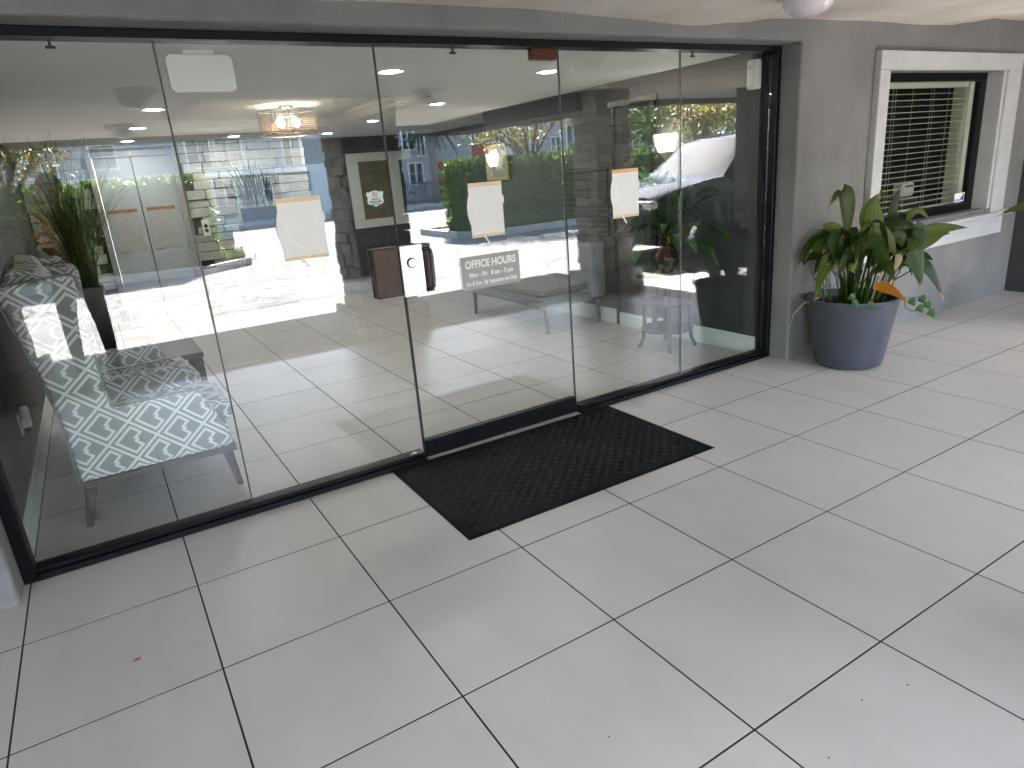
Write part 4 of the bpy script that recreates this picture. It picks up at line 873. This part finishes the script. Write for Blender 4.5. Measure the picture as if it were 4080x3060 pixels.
def hedge(label, x0, x1, y0, y1, z0, z1, n, seed):
    o = thing('clipped_hedge', label, 'hedge', ((x0+x1)/2, (y0+y1)/2, 0), group='clipped hedges by the parking lot'); c = ((x0+x1)/2, (y0+y1)/2, 0)
    MB().box(x0+.06, x1-.06, y0+.06, y1-.06, .0, z1-.06).build('core', 'hedge_core', o, c)
    m = MB(); rr = random.Random(seed); A = [(x1-x0)*(z1-z0), (x1-x0)*(y1-y0), (y1-y0)*(z1-z0), (y1-y0)*(z1-z0)]
    for k in range(n):
        f = rr.choices((0,1,2,3), A)[0]; x, y, z = rr.uniform(x0,x1), rr.uniform(y0,y1), rr.uniform(z0,z1); e = rr.gauss(0,.03)
        if f == 0: y = y1+e; nm = Vector((0,1,0))
        elif f == 1: z = z1+e; nm = Vector((0,0,1))
        elif f == 2: x = x0+e; nm = Vector((-1,0,0))
        else: x = x1+e; nm = Vector((1,0,0))
        p = Vector((x,y,z)); d = Vector((rr.gauss(0,1), rr.gauss(0,1), rr.gauss(.3,.8)))+nm*.8; d.normalize(); L = rr.uniform(.09,.17)
        sd = d.cross(nm+Vector((rr.gauss(0,.4), rr.gauss(0,.4), rr.gauss(0,.4))))
        if sd.length < .1: sd = d.orthogonal()
        sd.normalize(); q = p+d*L; m.add([p, p+d*L*.5+sd*L*.27, q, p+d*L*.5-sd*L*.27], [(0,1,2,3)])
    tag(m.build('foliage', 'hedge_leaf', o, c), kind='stuff'); return o
hedge('clipped green hedge reflected behind the tall grass vase', -4.5, 2.2, -13.2, -12.3, .15, 1.8, 9000, 1)
hedge('clipped green hedge reflected behind the office hours decal', 7.95, 13.4, -12.9, -12.0, .2, 1.72, 8000, 2)
hedge('clipped green hedge reflected behind the parked car', 13.9, 30, -13.2, -12.0, .1, 1.66, 9000, 3)
def bed(nm, poly, lb):
    o = thing(nm, lb, 'planting bed', (poly[0][0], poly[0][1], 0)); c = (poly[0][0], poly[0][1], 0)
    MB().prism(poly, 'z', -.04, .09).build('soil', 'bed_soil', o, c)
    P = [(x, y, .05) for x, y in poly]; 
    k = MB()
    for a, b in zip(P, P[1:]+P[:1]):
        a, b = Vector(a), Vector(b); t = (b-a).normalized(); nv = t.cross(Vector((0,0,1)))*.075
        k.add([(*(a-nv-t*.05).xy, -.04), (*(b-nv+t*.05).xy, -.04), (*(b+nv+t*.05).xy, -.04), (*(a+nv-t*.05).xy, -.04), (*(a-nv-t*.05).xy, .14), (*(b-nv+t*.05).xy, .14), (*(b+nv+t*.05).xy, .14), (*(a+nv-t*.05).xy, .14)], [(4,5,6,7),(0,1,5,4),(1,2,6,5),(2,3,7,6),(3,0,4,7)])
    k.build('kerb', 'concrete', o, c); return o
bed('kerbed_planting_bed', [(-6,-12.0),(-.1,-12.0),(1.8,-11.5),(2.7,-12.2),(3.0,-13.2),(2.4,-14),(-6,-14)], 'raised concrete kerbed bed holding the hedge behind the grass vase')
bed('kerbed_planting_bed', [(7.6,-11.7),(8.3,-11.1),(11.2,-11.3),(30,-11.4),(30,-14),(7.7,-14)], 'raised concrete kerbed bed holding the two hedges beside the car')
def flowers(lb, cx, cy, rx, ry, n, seed):
    o = thing('flowering_plants', lb, 'plant', (cx, cy, .09)); rr = random.Random(seed); m = MB(); f = MB()
    for k in range(n):
        v = Vector((rr.uniform(-rx,rx), rr.uniform(-ry,ry), 0)); q = v+Vector((rr.gauss(0,.06), rr.gauss(0,.06), rr.uniform(.08,.32))); m.leaf(v, (v+q)/2+Vector((0,0,.03)), q, .05, None, 3)
        if k % 5 == 0: f.leaf(q, q+Vector((.015,.0,.02)), q+Vector((.035,.02,.01)), .045, None, 3)
    tag(m.build('leaves', 'hedge_leaf', o), kind='stuff'); tag(f.build('blossoms', 'flower_white', o), kind='stuff')
flowers('low plants with white flowers along the bed behind the grass vase', -.3, -12.15, 1.2, .1, 420, 1)
flowers('low bright leafy plants at the rounded tip of the bed', 2.35, -12.6, .35, .4, 220, 2)
flowers('low plants with white flowers along the bed under the door side hedge', 10.5, -11.7, 1.6, .15, 380, 3)
flowers('small bright plants at the bed corner near the driveway', 7.95, -12.2, .2, .35, 160, 4)

def tree(label, base, crown, rad, n, seed, zmin=1.75):
    o = thing('magnolia_tree', label, 'tree', base, group='yellow leaved trees'); rr = random.Random(seed); b = Vector((0,0,0)); cr = Vector(crown)-Vector(base)
    tk = MB(); tk.tube([(0,0,0), (.03,0,1.0), (cr.x*.2, cr.y*.2, 1.7)], [.11,.08,.07], 8)
    ends = []
    for k in range(9):
        e = cr+Vector((rr.gauss(0,rad.x*.5), rr.gauss(0,rad.y*.5), rr.gauss(0,rad.z*.5))); s_ = Vector((cr.x*.2, cr.y*.2, 1.55)); tk.tube([s_, s_.lerp(e, .5)+Vector((0,0,.1)), e], [.045,.03,.012], 6); ends.append(e)
    tk.build('trunk', 'bark', o, smooth=True)
    m = MB()
    for k in range(n):
        e = rr.choice(ends); p = e+Vector((rr.gauss(0,rad.x*.33), rr.gauss(0,rad.y*.33), rr.gauss(0,rad.z*.33))); d = Vector((rr.gauss(0,1), rr.gauss(0,1), rr.gauss(.2,.8))).normalized()*rr.uniform(.1,.19); m.leaf(p, p+d*.5+Vector((0,0,.02)), p+d, .06, None, 3)
    tag(m.build('crown', 'yellow_leaf', o), kind='stuff'); return o
tree('yellow leaved tree reflected at the far left above the hedge', (-1.4,-12.8,0), (-.5,-12.2,2.7), Vector((1.1,.9,.7)), 1900, 5)
tree('yellow leaved tree reflected above the hedge left of the stone pillar', (10.6,-12.8,0), (10.3,-12.7,2.75), Vector((1.3,.9,.6)), 1900, 6)
tree('yellow leaved tree reflected above the parked car', (16.5,-12.4,0), (15.7,-11.4,2.6), Vector((1.2,1.0,.6)), 1700, 7)

def big_tree(label, base, h, rad, n, seed):
    o = thing('broad_tree', label, 'tree', base, group='broad green trees beyond the car'); rr = random.Random(seed); tk = MB(); tk.tube([(0,0,0),(.1,0,h*.3),(0,.1,h*.55)], [.28,.22,.14], 10); ends = []
    for k in range(26):
        e = Vector((rr.gauss(0,rad*.5), rr.gauss(0,rad*.5), h*rr.uniform(.35,.95))); ends.append(e); tk.tube([(0,0,h*.3), (e.x*.4, e.y*.4, h*.3+(e.z-h*.3)*.6), e], [.11,.07,.02], 6)
    tk.build('trunk', 'bark', o, smooth=True); m = MB()
    for k in range(n):
        e = rr.choice(ends); p = e+Vector((rr.gauss(0,rad*.25), rr.gauss(0,rad*.25), rr.gauss(0,rad*.22))); d = Vector((rr.gauss(0,1), rr.gauss(0,1), rr.gauss(0,.8))).normalized()*rr.uniform(.18,.34); sd = d.orthogonal().normalized()*d.length*.3; m.add([p, p+d*.5+sd, p+d, p+d*.5-sd], [(0,1,2,3)])
    tag(m.build('crown', 'hedge_leaf', o), kind='stuff')
big_tree('broad green tree standing beyond the hedge just behind the car nose', (20, -17, 0), 7.5, 2.6, 5200, 1)
big_tree('broad green tree standing farther along beyond the car roof', (29, -21, 0), 9, 3.2, 5200, 2)
big_tree('broad green tree at the far corner of the parking lot past the car', (34, -12, 0), 9, 3.0, 5200, 3)
# far facade across the road
fa = thing('grey_apartment_building', 'grey two storey apartment building across the road with white trimmed windows', 'building', (10, -31, 0)); FO = (10, -31, 0)
wins = [(4.4,5.35,2.6,3.75),(5.6,6.7,2.6,3.75),(.7,1.6,2.8,3.7),(-1.6,-.6,2.6,3.75),(-3.6,-2.6,2.6,3.75),(8.6,9.4,2.4,3.7),(14.7,15.3,2.85,3.75),(15.5,15.9,2.5,3.6),(14.9,15.65,1.1,2.1),(18.8,19.2,2.95,3.6),(19.6,20.2,2.95,3.6),(22.6,23.2,2.4,3.5),(24.05,24.75,2.05,3.0),(25.2,26.2,1.7,3.6),(5.2,6.1,.9,2.0),(7.4,8.2,.9,2.0),(11.4,12.2,.9,2.0),(11.2,12.2,2.7,3.7)]
holes_wall(-14, 34, .0, 5.8, -31, -31.4, wins).build('wall', 'facade_grey', fa, FO)
for (a, b, c_, d_) in wins:
    wn = MB(); t = .07
    for q in ((a-t, b+t, d_, d_+t), (a-t, b+t, c_-t, c_), (a-t, a, c_+.001, d_-.001), (b, b+t, c_+.001, d_-.001), ((a+b)/2-.02, (a+b)/2+.02, c_+.001, d_-.001), (a+.001, (a+b)/2-.021, (c_+d_)/2-.02, (c_+d_)/2+.02), ((a+b)/2+.021, b-.001, (c_+d_)/2-.02, (c_+d_)/2+.02)): wn.box(q[0], q[1], -31.1 if q[0] > a-.01 and q[1] < b+.01 else -31.02, -30.93, q[2], q[3])
    wo = wn.build('window', 'facade_white', fa, FO); MB().box(a, b, -31.25, -31.2, c_, d_).build('pane', 'far_glass', wo, FO)
MB().box(-14, 10.4, -31, -30.7, 2.15, 2.42).build('white_band', 'facade_white', fa, FO); MB().box(9.6, 10.4, -31, -30.6, 0, 2.149).build('pier', 'facade_white', fa, FO)
MB().box(16.6, 18.0, -31, -30.95, .1, 2.12).build('red_panel', 'facade_red', fa, FO); MB().box(18.75, 20.1, -31, -30.95, 1.9, 2.85).build('red_panel', 'facade_red', fa, FO); MB().box(23.7, 24.9, -31, -30.95, 1.2, 1.98).build('red_panel', 'facade_red', fa, FO)
MB().box(20.4, 21.1, -31, -30.7, 0, 5.8).build('pilaster', 'facade_white', fa, FO)
stp = MB(); stp.box(15.75, 16.55, -31, -30.9, .1, 2.0); stc = stp.build('stone_panel', 'stone', fa, FO)
MB().box(16.15, 16.32, -30.88, -30.8, 1.55, 1.85).build('wall_lamp', 'ink_black', fa, FO)
fb_ = thing('tile_roof_house', 'low house with a terracotta tile roof and orange wall far beyond the car', 'house', (46, -41, 0)); FB = (46, -41, 0)
holes_wall(45, 58, 0, 4.4, -41, -41.3, [(46.6, 47.2, 1.2, 2.8), (50.2, 51.2, 1.3, 2.9), (53, 54.2, 1.3, 2.9), (46.6, 47.3, 3.1, 3.8), (50.2, 51.2, 3.1, 3.8)]).build('wall', 'facade_white', fb_, FB); MB().box(45.2, 57.8, -41.6, -41.5, 0, 4.3).build('dark_interior', 'far_glass', fb_, FB)
MB().box(48.4, 50.0, -41, -40.93, 1.2, 3.0).build('orange_panel', 'facade_orange', fb_, FB); MB().box(41, 44.95, -41, -40.8, 0, 2.7).build('side_wall', 'facade_grey', fb_, FB)
rt = MB()
for k in range(10): rt.cbox(40.8, 45.0, -40.6-k*.3, -40.25-k*.3, 2.72+k*.14, 2.8+k*.14, .01)
rt.build('tile_roof', 'roof_tile', fb_, FB); MB().box(44.9, 58.2, -42, -40.6, 4.41, 4.6).build('flat_roof', 'facade_grey', fb_, FB)
fn = thing('iron_fence', 'black iron railing fence before the building across the road', 'fence', (15, -29.6, .1))
for z_ in (.12, 1.0): MB().box(-3, 3.4, -.02, .02, z_, z_+.04).build('rail', 'fence_iron', fn)
pk = MB().box(-.01, .01, -.01, .01, 0, 1.1).build('picket', 'fence_iron', fn); pk.location = (-3, .035, 0)
for i in range(1, 50): c = copy_of(pk, fn); c.location = (-3+i*.13, .035, 0)
pst = thing('beige_gate_post', 'beige post with a short cross arm beside the iron fence', 'post', (14.45, -25.2, -.02)); MB().box(-.06, .06, -.06, .06, 0, 1.55).build('shaft', 'concrete', pst); MB().box(-.3, .1, -.06, .06, 1.551, 1.65).build('arm', 'concrete', pst)
pm = thing('palm_tree', 'palm tree with hanging fronds before the building across the road', 'tree', (15.35, -29.0, .1)); MB().tube([(0,0,0),(.05,0,1.5),(0,0,3.4)], [.2,.17,.14], 10).build('trunk', 'palm_bark', pm, smooth=True)
rr = random.Random(9); m = MB()
for k in range(26):
    a = rr.uniform(0, 2*PI); d = Vector((math.cos(a), math.sin(a), 0)); L = rr.uniform(.9,1.5); p0 = Vector((0,0,3.3)); pc_ = p0+d*L*.6+Vector((0,0,.6)); p1 = p0+d*L+Vector((0,0,-rr.uniform(.1,1.0)))
    for i in range(24):
        t = (i+2)/25; p = p0*(1-t)**2+pc_*2*t*(1-t)+p1*t*t; sd = d.cross(Vector((0,0,1)))
        for s_ in (-1,1): q = p+sd*s_*.22*(1-t*.5)+Vector((0,0,-.2))+d*.08; m.leaf(p, (p+q)/2, q, .03, None, 2)
tag(m.build('crown', 'palm_leaf', pm), kind='stuff')
ms_ = thing('teal_notice_stand', 'low stand with a teal and white panel at the tip of the planting bed', 'sign', (2.45, -13.1, .09)); MB().box(-.2, .2, -.05, .05, 0, .28).build('base', 'concrete', ms_); MB().box(-.22, .22, -.03, .03, .281, .7).build('panel', 'teal', ms_); MB().box(-.18, .18, .031, .036, .32, .42).build('red_strip', 'facade_red', ms_)

# parked car ----------------------------------------------------------------
car = thing('parked_car', 'dark glossy car parked alongside the porch, mirrored in the end pane', 'car', (7.0, -5.1, -.012))
W2 = .9
stn = [(0,.45,.72,.78,.55),(.08,.28,.78,.86,.72),(.5,.2,.92,.95,.86),(1.1,.2,1.0,1.03,.9),(1.45,.2,1.02,1.08,.9),(2.1,.2,1.04,1.50,.9),(2.6,.2,1.04,1.60,.9),(3.4,.2,1.05,1.61,.9),(4.1,.22,1.05,1.5,.88),(4.5,.28,1.02,1.1,.85),(4.62,.45,.9,.95,.75)]
cb = MB(); n = len(stn); secs = []
for x, z0, zs, zr, wh in stn:
    zs, zr, wh = zs*1.16, zr*1.14, wh*1.04
    tw = wh*.74 if zr-zs > .15 else wh*.92
    secs.append([(x, -wh*.9, z0), (x, -wh, (z0+zs)/2), (x, -wh*.97, zs), (x, -tw, zr-.03), (x, -tw*.85, zr), (x, tw*.85, zr), (x, tw, zr-.03), (x, wh*.97, zs), (x, wh, (z0+zs)/2), (x, wh*.9, z0)])
vs = [v for s_ in secs for v in s_]; k = 10; fs = []; mi = []
for i in range(n-1):
    for j in range(k):
        fs.append((i*k+j, (i+1)*k+j, (i+1)*k+(j+1) % k, i*k+(j+1) % k))
        gl_ = 4 <= i <= 8 and ((j in (2, 6) and i not in (4, 8)) or (i in (4, 8) and j in (3, 4, 5))); mi.append(1 if gl_ else 0)
fs += [tuple(range(k)), tuple(reversed(range((n-1)*k, n*k)))]; mi += [0, 0]
cb.add(vs, fs); cb.mi = mi; cbo = cb.build('body', ['car_paint', 'car_glass'], car); smooth_by(cbo, 28)
for x in (.85, 3.75):
    for y in (-.82, .82):
        wl = MB().lathe([(.0,-.1),(.2,-.1),(.22,-.11),(.32,-.1),(.34,-.06),(.34,.06),(.32,.1),(.22,.11),(.2,.1),(0,.1)], n=28).build('wheel', 'tyre', car, smooth=True); wl.location = (x, y, .34); wl.rotation_euler = (R_(90),0,0)
        rm = MB().lathe([(0,.112),(.06,.116),(.19,.108),(.205,.112)], n=20).build('rim', 'steel', wl); rm.rotation_euler = (0 if y < 0 else PI, 0, 0)
for y in (-.6, .6): MB().cbox(.02, .3, y-.16, y+.16, .80, .93, .02).build('headlight', 'decal_white', car)
MB().cbox(-.03, .1, -.8, .8, .3, .52, .03).build('bumper', 'car_paint', car); MB().cbox(1.75, 1.92, .95, 1.1, 1.16, 1.3, .03).build('door_mirror', 'car_paint', car); MB().box(-.04, -.031, -.25, .25, .36, .47).build('number_plate', 'decal_white', car)

# ================================================================ PHOTOGRAPHER
pe_ = thing('person', 'person in a maroon top and black trousers holding up a phone, mirrored in the glass', 'person', (-.26, -3.98, 0)); QO = Vector((-.26, -3.98, 0))
J = {}; E_ = []
def jn(nm, co, r, par=None, ry=None):
    J[nm] = (Vector(co), r, ry or r)
    if par: E_.append((par, nm))
jn('pel', (0,0,.95), .155, None, .12); jn('waist', (0,0,1.12), .15, 'pel', .11); jn('chest', (0,.01,1.32), .17, 'waist', .12); jn('neckb', (0,0,1.47), .075, 'chest'); jn('neck', (0,.015,1.55), .055, 'neckb'); jn('jaw', (0,.035,1.62), .07, 'neck', .08); jn('skull', (0,.02,1.71), .085, 'jaw', .1); jn('top', (0,.01,1.775), .06, 'skull')
for s_, t in ((1, 'R'), (-1, 'L')):
    jn('hip'+t, (s_*.1,0,.88), .105, 'pel'); jn('knee'+t, (s_*.13,.02,.48), .07, 'hip'+t); jn('calf'+t, (s_*.135,-.01,.3), .062, 'knee'+t); jn('ank'+t, (s_*.14,-.02,.09), .045, 'calf'+t); jn('toe'+t, (s_*.16,.16,.035), .035, 'ank'+t)
jn('shR', (.17,.02,1.41), .075, 'chest'); jn('elR', (.30,.20,1.22), .05, 'shR'); jn('wrR', (.245,.43,1.46), .032, 'elR'); jn('plR', (.228,.49,1.52), .03, 'wrR')
jn('shL', (-.17,.02,1.41), .075, 'chest'); jn('elL', (-.27,.0,1.13), .05, 'shL'); jn('wrL', (-.22,.2,.98), .032, 'elL'); jn('plL', (-.2,.27,.96), .03, 'wrL')
# phone hand: fingers wrap round the phone
for k, (dz, L) in enumerate(((.035,.95),(.015,1.0),(-.005,.95),(-.025,.8))):
    jn('fR%da' % k, (.235,.525,1.54+dz), .009, 'plR'); jn('fR%db' % k, (.225,.548,1.545+dz), .0085, 'fR%da' % k); jn('fR%dc' % k, (.212-.006*L,.552,1.547+dz), .0075, 'fR%db' % k)
jn('tR1', (.215,.51,1.565), .0105, 'plR'); jn('tR2', (.195,.528,1.585), .009, 'tR1')
for k, (dx, L) in enumerate(((-.03,.85),(-.01,1.0),(.01,.95),(.03,.75))):
    jn('fL%da' % k, (-.2+dx,.32,.945), .009, 'plL'); jn('fL%db' % k, (-.195+dx,.355*L+.02,.925), .008, 'fL%da' % k)
jn('tL1', (-.165,.29,.965), .01, 'plL'); jn('tL2', (-.145,.32,.955), .009, 'tL1')
nms = list(J); me = bpy.data.meshes.new('body'); me.from_pydata([J[q][0] for q in nms], [(nms.index(a), nms.index(b)) for a, b in E_], [])
bo = bpy.data.objects.new('body_source', me); COL.objects.link(bo); sk = bo.modifiers.new('skin', 'SKIN'); su = bo.modifiers.new('sub', 'SUBSURF'); su.levels = 2; su.render_levels = 2
for v, q in zip(me.skin_vertices[0].data, nms): v.radius = (J[q][1], J[q][2]); v.use_root = q == 'pel'
bpy.context.view_layer.update(); dg = bpy.context.evaluated_depsgraph_get(); em = bpy.data.meshes.new_from_object(bo.evaluated_get(dg)); bpy.data.objects.remove(bo)
em.name = 'body'
em.materials.clear()
for q in ('skin', 'shirt', 'trousers', 'ink_black'): em.materials.append(M[q])
for p in em.polygons:
    c = p.center; p.use_smooth = True; arm = abs(c.x) > .2 or c.y > .14
    if c.z < .075: i = 3
    elif c.z < 1.0 and not (c.x < -.17 and c.z > .88 and c.y > .05) and not (abs(c.x) > .2 and c.z > .9): i = 2
    elif c.z > 1.5 or (c.y > .26) or (c.x < -.17 and c.y > .1 and c.z < 1.1): i = 0
    else: i = 1
    p.material_index = i
bo = bpy.data.objects.new('body', em); COL.objects.link(bo); bo.parent = pe_
hr = MB(); bm = bmesh.new(); bmesh.ops.create_uvsphere(bm, u_segments=20, v_segments=14, radius=1)
for v in bm.verts: v.co = Vector((v.co.x*.098, v.co.y*.112-.012, 1.715+v.co.z*.105+ (.0 if v.co.z > 0 else 0)))
bmesh.ops.delete(bm, geom=[v for v in bm.verts if v.co.z < 1.69 and v.co.y > -.01 or v.co.z < 1.64], context='VERTS'); bm.verts.index_update()
hr.add([v.co.copy() for v in bm.verts], [[v.index for v in f.verts] for f in bm.faces]); bm.free(); ho = hr.build('hair', 'hair', pe_, smooth=True); ho.modifiers.new('s', 'SOLIDIFY').thickness = .012
for s_ in (-1, 1):
    MB().lathe([(0,.006),(.009,.003),(.011,0)], n=12).build('eye', 'decal_white', pe_).matrix_local = Matrix.Translation((s_*.032, .105, 1.69)) @ Matrix.Rotation(R_(-90), 4, 'X')
    MB().cbox(s_*.083-.008, s_*.083+.008, -.01, .025, 1.65, 1.71, .006).build('ear', 'skin', pe_)
MB().leaf((0,.105,1.69), (0,.13,1.66), (0,.115,1.645), .03, Vector((1,0,0)), 4, -.6).build('nose', 'skin', pe_); MB().cbox(-.024, .024, .098, .108, 1.612, 1.622, .003).build('mouth', 'petal', pe_)
ph = thing('phone', 'phone held up by the mirrored person to take the photograph', 'phone', CAM - _f*.02)
mm = Matrix(((_r.x, -_d.x, -_f.x, 0), (_r.y, -_d.y, -_f.y, 0), (_r.z, -_d.z, -_f.z, 0), (0,0,0,1)))
MB().cbox(-.12, .03, -.05, .026, -.0, .008, .003, mm).build('case', 'ink_black', ph)
MB().cbox(-.02, .0, -.03, .0, -.0015, -.0002, .0005, mm).build('camera_island', 'black_lacquer', ph)
